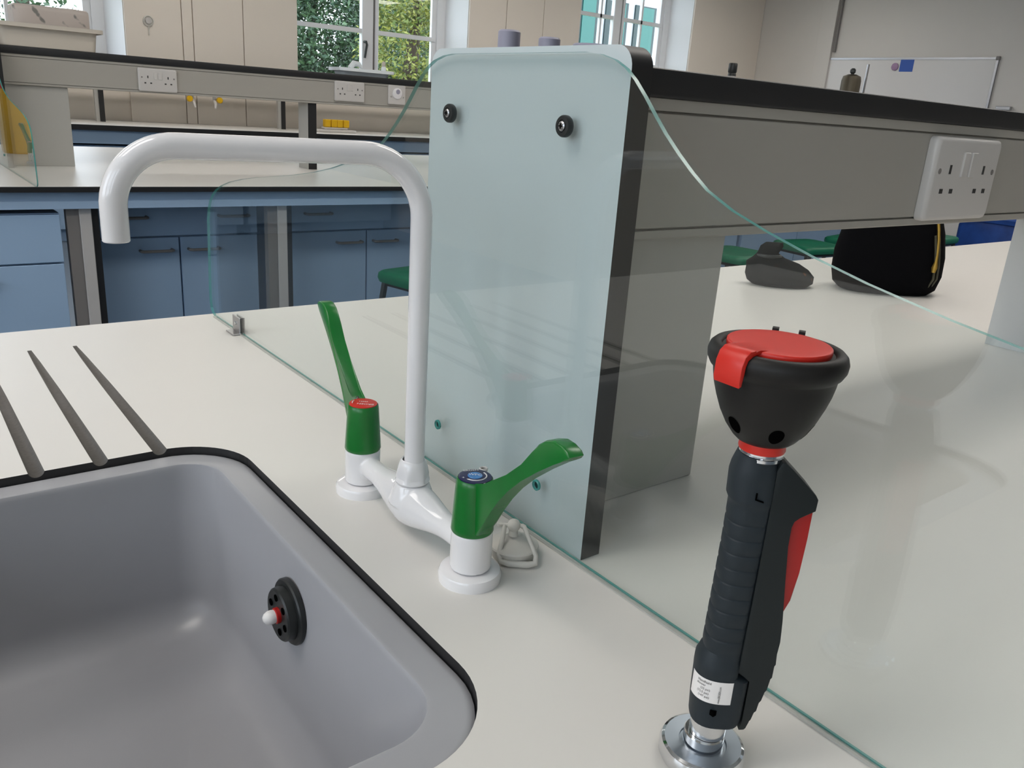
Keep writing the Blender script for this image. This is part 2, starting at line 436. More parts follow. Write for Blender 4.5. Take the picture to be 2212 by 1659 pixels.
# ------------------------------------------------------------------ outside
bm = BM(); box(bm, -40, 60, YW+.7, 70, -3.2, -3.0); struct('ground', bm, m_lawn)
def tree(name, label, x, y, blobs, n, mat, leaf, seed):
    rnd = random.Random(seed)
    t = thing(name, label, 'tree', (x, y, -3.0), 'trees outside the windows')
    b = BM(); tube(b, [(x, y, -3.0), (x+.05, y, -.5), (x-.05, y+.05, 1.6), (x+.1, y, 3.2)], [.22, .18, .13, .05], 10)
    for cx, cy, cz, *_ in blobs: tube(b, [(x, y, cz-1.3), (cx, cy, cz)], [.07, .02], 6)
    part('trunk', b, m_bark, t)
    b = BM()
    tot = sum(q[3]**2 for q in blobs)
    for cx, cy, cz, r in blobs:
        for _ in range(int(n*r*r/tot)):
            d = Vector((rnd.gauss(0, 1), rnd.gauss(0, 1), rnd.gauss(0, 1))).normalized()
            rr = r*(.55+.5*rnd.random())
            p = Vector((cx, cy, cz)) + Vector((d.x*rr, d.y*rr, d.z*rr*.85))
            a = Vector((rnd.uniform(-1, 1), rnd.uniform(-1, 1), rnd.uniform(-1, .4))).normalized()
            c_ = a.cross(Vector((rnd.uniform(-1, 1), rnd.uniform(-1, 1), rnd.uniform(-1, 1)))).normalized()
            L = leaf*rnd.uniform(.6, 1.2); W_ = L*.42
            v = [b.verts.new(p), b.verts.new(p+a*L*.5+c_*W_*.5), b.verts.new(p+a*L), b.verts.new(p+a*L*.5-c_*W_*.5)]
            b.faces.new(v)
    part('foliage', b, mat, t, smooth=None, fix=False)
tree('leafy_tree', 'dark green tree filling the left of the middle window', 7.5, 16.6, [(6.1, 16.5, 2.2, 1.6), (8.0, 16.9, 2.4, 1.8), (6.8, 16.4, .7, 1.4), (8.4, 16.6, .8, 1.5), (7.2, 16.6, 4.0, 1.6), (9.6, 17.0, 2.2, 1.5)], 60000, m_leafg, .115, 1)
tree('leafy_tree', 'yellow green tree on the right of the middle window', 7.5, 12.6, [(7.40, 12.6, 2.05, .85), (7.42, 12.5, 3.1, .95), (7.65, 12.6, 1.05, .8), (8.0, 12.7, .45, .7)], 15000, m_leafy, .085, 2)
tree('leafy_tree', 'dark tree behind the yellow green one', 13.2, 21.6, [(12.8, 21.6, 2.8, 2.1), (13.8, 21.7, 1.2, 2.0), (12.3, 21.5, .6, 1.7), (14.6, 21.9, 3.8, 1.7)], 24000, m_leafg, .15, 3)
tree('leafy_tree', 'sparse tree seen above the towel tray in the left window', 2.3, 15.5, [(1.0, 15.0, 2.0, 1.0), (2.9, 15.4, 1.2, .9), (2.4, 15.6, 1.9, .8), (1.6, 15.6, .9, .9)], 3600, m_leafg, .14, 4)
# office block across the way
t = thing('office_building', 'white office block with teal glazing seen through the right window', 'building', (22, 24, -3.0))
b = BM(); box(b, 15, 34, 25, 30, -3, 9); part('wall', b, m_clad, t)
for r in range(4):
    for c_ in range(12):
        x = 15.4+c_*1.55; z = -1.6+r*2.6
        b = BM(); box(b, x, x+1.15, 24.93, 25, z, z+1.75); f = part('window', b, m_teald, t)
        b = BM(); box(b, x+.35, x+1.0, 24.9, 24.93, z+.05, z+1.7); part('blind', b, m_teal, f)

# ------------------------------------------------------------------ near bench: worktop with sink cut-out and drain grooves
SX0, SX1, SY0, SY1, SR = -.13, .2445, .2775, .7435, .062
bm = BM()
th = .018
outer = [(-.95, -.20), (6.6, -.20), (6.6, 1.2165), (-.95, 1.2165)]
inner = rrect(SX0, SX1, SY0, SY1, SR, 14)
from mathutils.geometry import delaunay_2d_cdt
def slab_with_hole(bm, outer, inner, z0, z1):
    vo = [[bm.verts.new((x, y, z)) for x, y in outer] for z in (z0, z1)]
    vi = [[bm.verts.new((x, y, z)) for x, y in inner] for z in (z0, z1)]
    for k_, mi in ((0, 1), (1, 0)):
        es = []
        for vv in (vo[k_], vi[k_]):
            for i in range(len(vv)): es.append(bm.edges.new((vv[i], vv[(i+1) % len(vv)])))
        r = bmesh.ops.triangle_fill(bm, use_beauty=True, use_dissolve=False, edges=es)
        for g in r['geom']:
            if isinstance(g, bmesh.types.BMFace): g.material_index = mi
    for a, b_ in ((vo[0], vo[1]), (vi[0], vi[1])):
        for i in range(len(a)):
            j = (i+1) % len(a); f = bm.faces.new((a[i], a[j], b_[j], b_[i])); f.material_index = 1
slab_with_hole(bm, outer, inner, WT-th, WT)
wk = solo('worktop', bm, [m_top, m_core, m_groove], 'white laminate worktop with black edge, grooves and sink cut-out', 'worktop', (3.0, .5, WT-th), smooth=None)
# grooves are milled with a ball-nosed cutter
gb = BM()
for i in range(7):
    gx = .1817-.0503*i
    if gx < SX0+.02: break
    tube(gb, [(gx, SY1-.02, WT+.0013), (gx, SY1+.18, WT+.0034), (gx, 1.12, WT+.0060)], .0065, 20)
bmesh.ops.translate(gb, vec=-Vector((3.0, .5, WT-th)), verts=gb.verts)
gme = finish(gb, 'groove_cutter', [m_groove], None)
go = bpy.data.objects.new('groove_cutter', gme); C.objects.link(go); go.location = (3.0, .5, WT-th)
md = wk.modifiers.new('grooves', 'BOOLEAN'); md.object = go; md.operation = 'DIFFERENCE'; md.solver = 'EXACT'; md.material_mode = 'TRANSFER'
bpy.context.view_layer.update()
dg = bpy.context.evaluated_depsgraph_get()
nme = bpy.data.meshes.new_from_object(wk.evaluated_get(dg), preserve_all_data_layers=True, depsgraph=dg)
wk.modifiers.clear(); wk.data = nme
bpy.data.objects.remove(go)
nme.polygons.foreach_set('use_smooth', [p.material_index == 2 for p in nme.polygons])

# ---- sink
sk = thing('sink', 'grey moulded sink let into the white worktop', 'sink', (.06, .51, WT-.19))
def ring(x0, x1, y0, y1, r, z, n=10): return [(x, y, z) for x, y in rrect(x0, x1, y0, y1, r, n)]
def inset(d, z, r): return ring(-.10+d, .2185-d, .3095+d, .7205-d, max(.006, r), z)
zt = WT-.0068
rings = [ring(SX0+.001, SX1-.001, SY0+.001, SY1-.001, SR-.001, WT-.03),
         ring(SX0+.001, SX1-.001, SY0+.001, SY1-.001, SR-.001, zt-.001),
         ring(SX0+.003, SX1-.003, SY0+.003, SY1-.003, SR-.003, zt),
         ring(SX0+.006, SX1-.006, SY0+.006, SY1-.006, SR-.006, zt),
         ring(-.104, .2225, .3055, .7245, .039, zt-.0006), ring(-.1022, .2207, .3073, .7227, .0375, zt-.0006), ring(-.1008, .2193, .3087, .7213, .0365, zt-.0010),
         inset(.000, zt-.0022, .034), inset(.0005, zt-.005, .0335), inset(.0012, zt-.012, .033), inset(.0080, WT-.136, .032)]
for a in range(1, 9):
    th_ = radians(90*a/8)
    rings.append(inset(.008+.034*(1-cos(th_)), WT-.136-.034*sin(th_), .032))
b = BM(); loft(b, rings)
# floor falls gently to the waste
dc = (.118, .495, WT-.178)
last = rings[-1]; N = len(last)
def ringmix(f, zz):
    out = []
    for i, p in enumerate(last):
        ang = math.atan2(p[1]-dc[1], p[0]-dc[0]); q = (dc[0]+.040*cos(ang), dc[1]+.040*sin(ang))
        out.append((p[0]*(1-f)+q[0]*f, p[1]*(1-f)+q[1]*f, zz))
    return out
loft(b, [last, ringmix(.35, WT-.1725), ringmix(.75, WT-.176), ringmix(1.0, WT-.178)])
loft(b, [ringmix(1.0, WT-.178), [(p[0]*.8+dc[0]*.2, p[1]*.8+dc[1]*.2, WT-.19) for p in ringmix(1.0, 0)]], cap_last=True)
bmesh.ops.remove_doubles(b, verts=b.verts, dist=1e-6)
part('basin', b, m_sink, sk, smooth=40)
b = BM(); lathe(b, [(.040, .001), (.038, .0035), (.034, .0035), (.029, -.004), (.010, -.006), (0, -.006)], (dc[0], dc[1], WT-.178), 40)
dr = part('waste', b, m_chrome, sk, 'chrome waste ring')
# overflow grille on the right wall of the basin, axis -x
ox, oy, oz = .2158, .5216, CZ-.3769
b = BM(); lathe(b, [(.0, -.002), (.0262, -.002), (.0262, .0016), (.0252, .0028), (.0215, .0030)], (ox-.0026, oy, oz), 40, ax='-x')
lathe(b, [(.0215, .002), (.0208, .0088), (.0196, .0100), (.0090, .0094), (.0, .0094)], (ox-.0026, oy+.0005, oz-.0005), 40, ax='-x')
og = part('overflow_grille', b, m_blackp, sk, 'black round overflow grille')
for k_ in range(6):
    a = radians(60*k_+18)
    b = BM(); lathe(b, [(0, .0), (.0028, 0), (.0028, .0006), (0, .0006)], (ox-.0124, oy+.0138*cos(a), oz+.0138*sin(a)), 12, ax='-x'); part('grille_hole', b, m_hole, og)
b = BM(); lathe(b, [(.0062, .0), (.0062, .003), (.0050, .0036), (0, .0036)], (ox-.0118, oy, oz), 20, ax='-x'); part('collar', b, m_redd, og, 'red collar')
b = BM(); lathe(b, [(.0050, .0), (.0054, .0030), (.0052, .0055), (.0040, .0080), (.0022, .0094), (0, .0098)], (ox-.0145, oy, oz), 20, ax='-x'); part('knob', b, m_txtw, og, 'white tip')

# ------------------------------------------------------------------ mixer tap
def make_mixer():
    X, Y = .3045, .4977
    t = thing('mixer_tap', 'white swan-neck mixer tap with green levers between sink and glass screen', 'tap', (X, Y, WT))
    h = .0818
    for s in (1, -1):
        b = BM(); lathe(b, [(.0225, 0), (.0227, .0055), (.0215, .0078), (.0190, .0088), (.0150, .0090), (0, .0090)], (X, Y+s*h, WT), 48); part('flange', b, m_white, t)
    # body: two pillars, arms and middle boss grown into one skin
    b = BM()
    for s in (1, -1):
        lathe(b, [(0, .0095), (.0144, .0095), (.0149, .011), (.0149, .0375), (.0143, .0392), (0, .0392)], (X, Y+s*h, WT), 40)
    n = 40; seg = 28; rr = []
    for i in range(n+1):
        v = -1+2*i/n; av = abs(v)
        e = max(0.0, 1-av/.72); e = e*e*(3-2*e)
        rad = .0090+.0074*e
        zc = .0262+.0012*e - .004*(1-av)**2
        ys = Y+v*(h-.004)
        rr.append([(X+rad*(1.0)*sin(2*pi*k_/seg), ys, WT+zc+rad*(1+.12*e)*cos(2*pi*k_/seg)) for k_ in range(seg)])
    loft(b, rr, cap_first=True, cap_last=True)
    lathe(b, [(0, .0255), (.0185, .0255), (.0168, .0310), (.0146, .0370), (.0128, .0418), (.0, .0420)], (X, Y, WT), 40)
    bo = part('body', b, m_white, t, smooth=40)
    md_ = bo.modifiers.new('blend', 'REMESH'); md_.mode = 'VOXEL'; md_.voxel_size = .0009; md_.use_smooth_shade = True
    sm = bo.modifiers.new('soften', 'SMOOTH'); sm.factor = .5; sm.iterations = 9
    bpy.context.view_layer.update(); dg = bpy.context.evaluated_depsgraph_get()
    me = bpy.data.meshes.new_from_object(bo.evaluated_get(dg), depsgraph=dg); bo.modifiers.clear(); bo.data = me
    me.polygons.foreach_set('use_smooth', [True]*len(me.polygons))
    # union nut with six flats on its skirt
    b = BM(); prof = [(.0128, .0425), (.0134, .0438), (.0134, .0462), (.0128, .0490), (.0119, .0530), (.0107, .0575), (.0095, .0604), (.0086, .0612), (.0079, .0606)]
    seg = 60; rings = []
    for r, z in prof:
        rr = []
        for k_ in range(seg):
            a = 2*pi*k_/seg; q = r
            if .0450 < z < .0540:
                m_ = ((a+.35) % (pi/3))-pi/6; q = min(r, .0114/cos(m_))
            rr.append((X+q*cos(a), Y+q*sin(a), WT+z))
        rings.append(rr)
    loft(b, rings, cap_first=True); part('union_nut', b, m_white, t, smooth=30)
    # swan neck
    R1, R2 = .043, .036
    zs = CZ-.0335
    p0 = Vector((X, Y-.0018, WT+.05)); e = Vector((.1127, .5233, zs)); d = (e-Vector((X, p0.y, zs))).normalized()
    cr = Vector((X, p0.y, zs))
    pts = [p0, Vector((X, p0.y, zs-R1-.1)), Vector((X, p0.y, zs-R1-.02))]
    for i in range(17):
        a = radians(90*i/16); pts.append(cr + d*(R1-R1*cos(a)) + Vector((0, 0, -R1+R1*sin(a))))
    L = (e-cr).length
    for f in (.25, .5, .75): pts.append(cr + d*(R1+(L-R1-R2)*f))
    for i in range(17):
        a = radians(90*i/16); pts.append(e - d*(R2-R2*sin(a)) + Vector((0, 0, -R2+R2*cos(a))))
    zo = CZ-.0885
    pts += [Vector((e.x, e.y, zo+.012)), Vector((e.x, e.y, zo))]
    b = BM(); tube(b, pts, .0077, 28, caps=False)
    # outlet lip turned inside
    tube(b, [(e.x, e.y, zo), (e.x, e.y, zo-.0006), (e.x, e.y, zo-.0006), (e.x, e.y, zo+.02)], [.0077, .0072, .0066, .0064], 28, caps=False)
    part('swan_neck_spout', b, m_white, t, smooth=50)
    # lever handles
    top = [(.0035, .0775), (.0120, .0785), (.0225, .0830), (.048, .1022), (.064, .1160), (.075, .1288), (.080, .1356), (.087, .1407), (.095, .1435), (.1025, .1434), (.1085, .1418), (.1112, .1395),
           (.1095, .1372), (.1035, .1335), (.097, .1294), (.0825, .1190), (.0654, .1055), (.0515, .0925), (.041, .0805), (.031, .0668), (.0225, .0535), (.0165, .0430), (.0120, .0392), (.0035, .0392)]
    for s, az, colr in ((1, 82, 'r'), (-1, 264, 'b')):
        a = radians(az); dx = Vector((cos(a), sin(a), 0)); ny = Vector((-sin(a), cos(a), 0)); o = Vector((X, Y+s*h, WT))
        b = BM(); lathe(b, [(0, .0388), (.0146, .0388), (.0152, .0400), (.0150, .0430), (.0131, .0745), (.0126, .0782), (.0119, .0790), (.0117, .0784), (0, .0784)], o, 44)
        part_h = part('lever_handle', b, m_green, t)
        b = BM(); prism(b, top, o, dx, (0, 0, 1), ny, -.0056, .0056, bev=.0016, seg=3); part('lever_arm', b, m_green, part_h)
        b = BM(); lathe(b, [(0, .0778), (.0117, .0778), (.0116, .0795), (.0108, .0799), (0, .0799)], o, 40, mi=0)
        zz = o+Vector((0, 0, .0800))
        if colr == 'r':
            text_faces(b, 'BROEN', .0044, zz+Vector((-.0004, -.0046, 0)), (-.78, .62, 0), (-.62, -.78, 0), (0, 0, 1), 1)
            text_faces(b, 'WPH', .0034, zz+Vector((.0012, .0016, 0)), (-.78, .62, 0), (-.62, -.78, 0), (0, 0, 1), 1)
            tube(b, [zz+Vector((.009*cos(q), .009*sin(q), .0001)) for q in [radians(120+6*i) for i in range(8)]], .0004, 6, mi=1)
            part('cap_disc', b, [m_red, m_txtw], part_h, 'red cap with white lettering')
        else:
            lathe(b, [(0, .0800), (.0052, .0800), (.0050, .0804), (0, .0804)], o, 30, mi=2)
            text_faces(b, 'WPC', .0042, o+Vector((0, 0, .0805)), (.78, -.62, 0), (.62, .78, 0), (0, 0, 1), 1)
            text_faces(b, 'BROEN', .0034, zz+Vector((.002, .0082, 0)), (.93, -.37, 0), (.37, .93, 0), (0, 0, 1), 1)
            tube(b, [zz+Vector((.0080*cos(q), .0080*sin(q), .0001)) for q in [radians(205+7*i) for i in range(24)]], .00042, 6, mi=1)
            a0 = radians(205); pc = zz+Vector((.0080*cos(a0), .0080*sin(a0), .0002)); tn = Vector((sin(a0), -cos(a0), 0)); rn = Vector((cos(a0), sin(a0), 0))
            f = b.faces.new([b.verts.new(pc+tn*.0022), b.verts.new(pc+rn*.0012), b.verts.new(pc-rn*.0012)]); f.material_index = 1
            text_faces(b, '+', .0042, zz+Vector((-.0092, .001, 0)), (.78, -.62, 0), (.62, .78, 0), (0, 0, 1), 1)
            part('cap_disc', b, [m_navy, m_txtw, m_sky], part_h, 'navy cap with light blue centre and white arrow', fix=False)
        b = BM(); lathe(b, [(.0016, 0), (.0014, .0012), (0, .0014)], o+dx*.0145+Vector((0, 0, .0790)), 12); part('grub_screw', b, m_steel, part_h)
    return t
mix = make_mixer()

# sink plug with folding ring, and small white stub behind the tap
pl = thing('sink_plug', 'pale grey sink plug with triangular pull ring beside the blue-capped tap', 'plug', (.351, .425, WT))
px, py = .351, .425
b = BM(); lathe(b, [(0, 0), (.0165, 0), (.0185, .0075), (.0190, .0085), (.0185, .0098), (.0130, .0120), (.0075, .0150), (.0050, .0175), (0, .0178)], (px, py, WT+.0002), 40); part('stopper', b, m_plug, pl)
b = BM(); lathe(b, [(0, -.005), (.0018, -.0047), (.0036, -.0036), (.0048, -.0014), (.0050, 0), (.0048, .0014), (.0036, .0036), (.0018, .0047), (0, .005)], (px-.003, py-.002, WT+.0265), 20)
lathe(b, [(.0038, -.008), (.0032, -.003)], (px-.003, py-.002, WT+.0265), 16); part('ball', b, m_plug, pl)
e1 = Vector((.782, -.623, 0))
bc = Vector((px-.003, py-.002, WT+.0265)); fr = Vector((-.62, -.78, 0))
b = BM(); tube(b, [bc-e1*.0100, bc-e1*.005, bc+e1*.005, bc+e1*.0075], [.0017, .0016, .0016, .0016], 12)
lathe(b, [(0, -.0022), (.0022, -.0010), (.0022, .0010), (0, .0022)], bc-e1*.0102, 12); part('pivot_pin', b, m_plug, pl)
b = BM(); low = -.0238
ringp = [bc-e1*.0068, bc-e1*.0075+fr*.004+Vector((0, 0, low*.30)), bc-e1*.0095+fr*.0105+Vector((0, 0, low*.80)), bc-e1*.0082+fr*.0135+Vector((0, 0, low*.97)), bc-e1*.0020+fr*.0150+Vector((0, 0, low)),
         bc+e1*.0120+fr*.0150+Vector((0, 0, low)), bc+e1*.0175+fr*.0135+Vector((0, 0, low*.97)), bc+e1*.0178+fr*.0100+Vector((0, 0, low*.78)), bc+e1*.0110+fr*.0035+Vector((0, 0, low*.26)), bc+e1*.0075+fr*.0004, bc+e1*.0062]
tube(b, ringp, [.0018, .0018, .0020, .0023, .0025, .0026, .0024, .0019, .0016, .0018, .0018], 14); part('pull_ring', b, m_plug, pl, smooth=60)
b = BM(); lathe(b, [(0, 0), (.0055, 0), (.0055, .003), (.0034, .005), (.0032, .0530), (.0036, .0545), (.0030, .0552), (.0022, .0548), (.0020, .045), (0, .045)], (.350, .4675, WT), 20)
solo('chain_stay', b, m_wplast, 'small white open-topped stub standing behind the blue-capped tap', 'stub', (.350, .4675, WT))

# ------------------------------------------------------------------ glass splash screen
def half_outline():
    return [(.508, .0383), (.587, .0383), (.600, .0370), (.614, .0335), (.6245, .0285), (.6330, .0220), (.643, .0125), (.653, .0020), (.663, -.0080), (.675, -.0185), (.687, -.0280), (.700, -.0370), (.720, -.0460), (.744, -.0538), (.774, -.0622), (.807, -.0700),
            (.850, -.0782), (.902, -.0862), (.955, -.0930), (1.014, -.1002), (1.065, -.1075), (1.113, -.1160), (1.145, -.1240), (1.168, -.1320), (1.185, -.1410), (1.197, -.1510), (1.205, -.1630), (1.2105, -.1780), (1.2180, -.2800), (1.2180, -.3010), (1.2155, -.3100), (1.209, -.3160), (1.200, -.3190)]
def glass_poly(cy):
    ho = half_outline(); L = [(y-.508+cy, CZ+z) for y, z in ho]; Rr = [(2*cy-(y-.508+cy), CZ+z) for y, z in ho[1:]]
    return L + list(reversed(Rr))
GX0, GX1 = .3837, .3875
def glass_screen(cy, label, bx):
    t = thing('glass_splash_screen', label, 'screen', (GX0, cy, WT), 'glass splash screens')
    b = BM(); _, _, sd_ = prism(b, glass_poly(cy), (0, 0, 0), (0, 1, 0), (0, 0, 1), (1, 0, 0), GX0, GX1, mi=0, mside=1)
    for f in sd_:
        if all(v.co.z < CZ-.318 for v in f.verts): f.material_index = 0
    part('back_edge_line', (lambda q: (box(q, GX1-.0012, GX1+.0002, cy-.69, cy+.69, WT+.0001, WT+.0012), q)[1])(BM()), m_tealline, t, smooth=None)  # added teal strip standing for the pane's lower back edge seen through the glass
    part('front_contact_line', (lambda q: (box(q, GX0-.0024, GX0-.0001, cy-.69, cy+.69, WT+.0001, WT+.0011), q)[1])(BM()), m_contact, t, smooth=None)  # added strip; its grey stands for the dark contact line before the glass
    part('glass_pane', b, [m_glass, m_tedge], t, smooth=30)
    for yy, zz in ((.583-.508, -.0065), (.4414-.508, -.0087)):
        c_ = (GX0, cy+yy, CZ+zz)
        b = BM(); lathe(b, [(0, 0), (.0068, 0), (.0073, .0009), (.0073, .0036), (.0066, .0047), (.0042, .0050), (.0038, .0042), (0, .0042)], c_, 32, ax='-x'); wz = part('screw_washer', b, m_blackp, t)
        b = BM(); lathe(b, [(0, .0040), (.0034, .0040), (.0033, .0052), (.0024, .0059), (0, .0060)], c_, 20, ax='-x'); part('screw', b, m_steel, wz, 'cross-head steel screw')
        b = BM()
        for a in (0, 90):
            dy, dz = (.0017, .0004) if a == 0 else (.0004, .0017)
            box(b, c_[0]-.0063, c_[0]-.0057, c_[1]-dy, c_[1]+dy, c_[2]-dz, c_[2]+dz)
        part('screw_slot', b, m_hole, wz)
    for yy, zz in ((.584-.508, -.2757), (.4409-.508, -.2761)):
        c_ = (GX0, cy+yy, CZ+zz)
        b = BM(); lathe(b, [(.0030, 0.0005), (.0044, .0006), (.0044, .0022), (.0034, .0028), (.0030, .0015)], c_, 24, ax='-x')
        lathe(b, [(0, .0006), (.0031, .0006)], c_, 24, ax='-x', mi=1); part('hole_plug', b, [m_tedge, m_teald], t, 'teal ring of a drilled hole')
    # foot clip
    yc = cy+.594
    b = BM(); box(b, GX0-.0022, GX0, yc-.013, yc+.013, WT+.001, WT+.0235, bev=.0005); box(b, GX1, GX1+.0022, yc-.013, yc+.013, WT+.001, WT+.0235, bev=.0005)
    box(b, GX0-.012, GX0-.0002, yc-.015, yc+.013, WT+.0001, WT+.0022, bev=.0004); box(b, GX0-.0022, GX1+.0022, yc-.013, yc+.013, WT+.0002, WT+.0009)
    cl = part('foot_clip', b, m_steel, t, 'steel clip screwed to the worktop')
    b = BM(); lathe(b, [(0, 0), (.0026, 0), (.0022, .0014), (0, .002)], (GX0-.0022, yc, WT+.014), 16, ax='-x'); part('screw', b, m_chrome, cl)
    b = BM(); box(b, GX0-.0001, GX1+.0001, yc-.0136, yc-.0131, WT+.003, WT+.0235); part('rubber_pad', b, m_blackp, cl)
    return t
gs = glass_screen(.508, 'curved greenish glass screen behind the white mixer tap, in the foreground', 0)

# ------------------------------------------------------------------ service spines
def trunk_profile(y0, y1, z0, z1):
    g = .0045; w_ = .0020; up = z1-.0095; dn = z0+.0085
    return [(y0+.002, z0), (y0, z0+.0015), (y0, dn-w_/2), (y0+g, dn-w_/2), (y0+g, dn+w_/2), (y0, dn+w_/2),
            (y0, up-w_/2), (y0+g, up-w_/2), (y0+g, up+w_/2), (y0, up+w_/2), (y0, z1), (y1, z1), (y1, z0)]
def spine(label, cy, x1, z0, z1, z2, ys, yu, uprights, first_w, zp, xo=0, um=None):
    """z0 trunk bottom, z1 trunk top, z2 shelf top (relative to camera height); ys trunk face, yu upright face"""
    half = cy-ys
    t = thing('service_spine', label, 'service spine', (.39, cy, WT), 'service spines on the benches')
    yb = max(2*cy-ys, ys+.13)
    # end panel: white faces, black edge
    pw = .1171
    b = BM(); poly = [(-pw, WT-CZ+.0002)] + [(pw, WT-CZ+.0002)] + arc(pw-.014, zp-.014, .014, 0, 90, 8) + arc(-pw+.014, zp-.014, .014, 90, 180, 8)
    prism(b, poly, (0, cy, CZ), (0, 1, 0), (0, 0, 1), (1, 0, 0), .3895+xo, .4085+xo, mi=0, mside=1); part('end_panel', b, [m_panel, m_core], t, 'white end panel with black edge')
    b = BM(); box(b, .409+xo, x1, ys-.004, yb+.012, CZ+z1, CZ+z2, bev=.0025, seg=2); part('top_shelf', b, m_core, t, 'black shelf along the top')
    b = BM(); prism(b, trunk_profile(ys, yb, CZ+z0, CZ+z1-.0002), (0, 0, 0), (0, 1, 0), (0, 0, 1), (1, 0, 0), .409+xo, x1); part('trunking', b, m_trunk, t, 'grey cable trunking')
    b = BM(); box(b, .4092+xo, first_w, yu, max(2*cy-yu, yu+.105), WT+.0002, CZ+z0-.0002, bev=.001); part('upright', b, m_upr, t, 'broad grey upright')
    for x in uprights:
        b = BM(); box(b, x, x+.04, yu, max(2*cy-yu, yu+.105), WT+.0002, CZ+z0-.0002); 
        for f in b.faces:
            if abs(f.normal.y) > .5 or f.calc_center_median().y < yu+.0005: f.material_index = 1
        part('upright', b, [um or m_uprw, m_core], t, 'pale panel upright with black edge')
    return t
spine('grey service spine with black shelf and white end panel on the near bench', .5085, 6.55, -.0895, .0147, .0348, .440, .4545, (1.452, 2.75, 4.3), .5875, .0430)
spine('far bench service spine with black shelf, below the windows', 3.63, 6.55, -.0340, .0712, .0980, 3.60, 3.612, (1.612, 3.1, 4.7), .655, .1060, .030, m_upr)

# small lilac pegs on the near spine
for (x, y, r, h, lab) in ((.443, .592, .0093, .0268, 'left and tallest lilac grey cap standing on the near black shelf'), (.475, .578, .0092, .0240, 'middle lilac grey cap standing on the near black shelf'), (.520, .575, .0165, .0228, 'broad low lilac grey cap, rightmost on the near black shelf')):
    b = BM(); lathe(b, [(0, 0), (r*.96, 0), (r*.96, h*.45), (r, h*.46), (r, h-.0015), (r-.0015, h), (r*.8, h), (r*.78, h-.002), (0, h-.002)], (x, y, CZ+.0350), 32)
    solo('plastic_peg', b, m_lilac, lab, 'cap', (x, y, CZ+.0350), 'lilac caps on the near shelf')

# double sockets
def make_socket():
    t = thing('double_socket', 'white double socket on the near grey trunking', 'socket', (0, 0, 0), 'white double sockets')
    W_, H_ = .073, .043
    b = BM(); poly = [(W_*sx-.0, 0) for sx in ()] 
    rr = rrect(-W_, W_, -H_, H_, .006, 5)
    def sc(d, y): return [(x*(1-d/W_), y, z*(1-d/H_)) for x, z in rr]
    loft(b, [sc(0, 0), sc(0, -.0065), sc(.0012, -.0090), sc(.0035, -.0105), sc(.0048, -.0108)], cap_first=True, cap_last=True)
    part('faceplate', b, m_wplast, t)
    for s in (-1, 1):
        b = BM(); x0 = s*.0088
        box(b, x0-.0062, x0+.0062, -.0128, -.0100, .0025, .0285, bev=.0008); part('rocker_switch', b, m_wplast, t)
        xc = s*.044
        for (dx, dz, w_, h_) in ((-s*0, .0105, .0021, .0046), (-.0108, -.0120, .0034, .0024), (.0108, -.0120, .0034, .0024)):
            dd = dx-s*.0
            b = BM(); box(b, xc+dd-s*.006-w_, xc+dd-s*.006+w_, -.0112, -.0106, dz-h_, dz+h_); part('pin_slot', b, m_txtk, t)
        b = BM(); lathe(b, [(0, .0106), (.0030, .0106), (.0030, .0112), (0, .0113)], (s*.0603, 0, .0085), 14, ax='-y'); part('screw', b, m_legb, t)
    return t
soc = make_socket()
soc.location = (.949, .4397, CZ-.0405)
dup(soc, (.976, 3.5996, CZ+.0150), 'white double socket on the far trunking, above the bend of the spout')
dup(soc, (1.806, 3.5996, CZ+.0262), 'white double socket on the far trunking, next to a single round-faced plate')
t = thing('fused_outlet', 'white single plate with raised round cover, on the far trunking', 'socket', (2.05, 3.60, CZ+.027))
b = BM(); rr = rrect(-.045, .045, -.043, .043, .005, 4)
loft(b, [[(2.05+x*k_, 3.5996-d, CZ+.027+z*k_) for x, z in rr] for k_, d in ((1, 0), (1, .007), (.95, .010))], cap_first=True, cap_last=True); fp = part('faceplate', b, m_wplast, t)
b = BM(); lathe(b, [(.026, .009), (.024, .016), (.020, .018), (0, .018)], (2.05, 3.60, CZ+.033), 32, ax='-y'); part('round_cover', b, m_white, t)
b = BM(); lathe(b, [(.011, .018), (.010, .0195), (0, .0195)], (2.05, 3.60, CZ+.041), 20, ax='-y'); part('badge', b, m_lilac, t)
for s in (-1, 1):
    b = BM(); lathe(b, [(0, .009), (.003, .009), (.003, .011), (0, .0113)], (2.05+s*.033, 3.5996, CZ+.017), 12, ax='-y'); part('screw', b, m_steel, t)

# ------------------------------------------------------------------ eyewash hand shower and its deck holder
EO = Vector((.3109, .2074, WT)); ER = Vector((.7822, -.6230, 0)); EF = Vector((-.6230, -.7822, 0))   # right in picture, towards viewer
def E(tt, hh, ff=0.0): return EO + ER*tt + EF*ff + Vector((0, 0, hh))
hd = thing('deck_holder', 'chrome round holder screwed to the worktop under the eyewash handle', 'holder', E(0, 0))
c0 = E(.0, 0)
b = BM(); lathe(b, [(0, 0), (.0215, 0), (.0224, .0020), (.0224, .0072), (.0215, .0092), (.0200, .0100)], c0, 56); lathe(b, [(.0200, .0100), (.0125, .0096), (.0122, .0084), (.0, .0084)], c0, 56, mi=1)
part('base_flange', b, [m_chrome, m_zinc], hd)
b = BM(); lathe(b, [(.0106, .0060), (.0106, .0160), (.0100, .0168), (0, .0168)], c0, 40); part('socket_tube', b, m_chrome, hd)

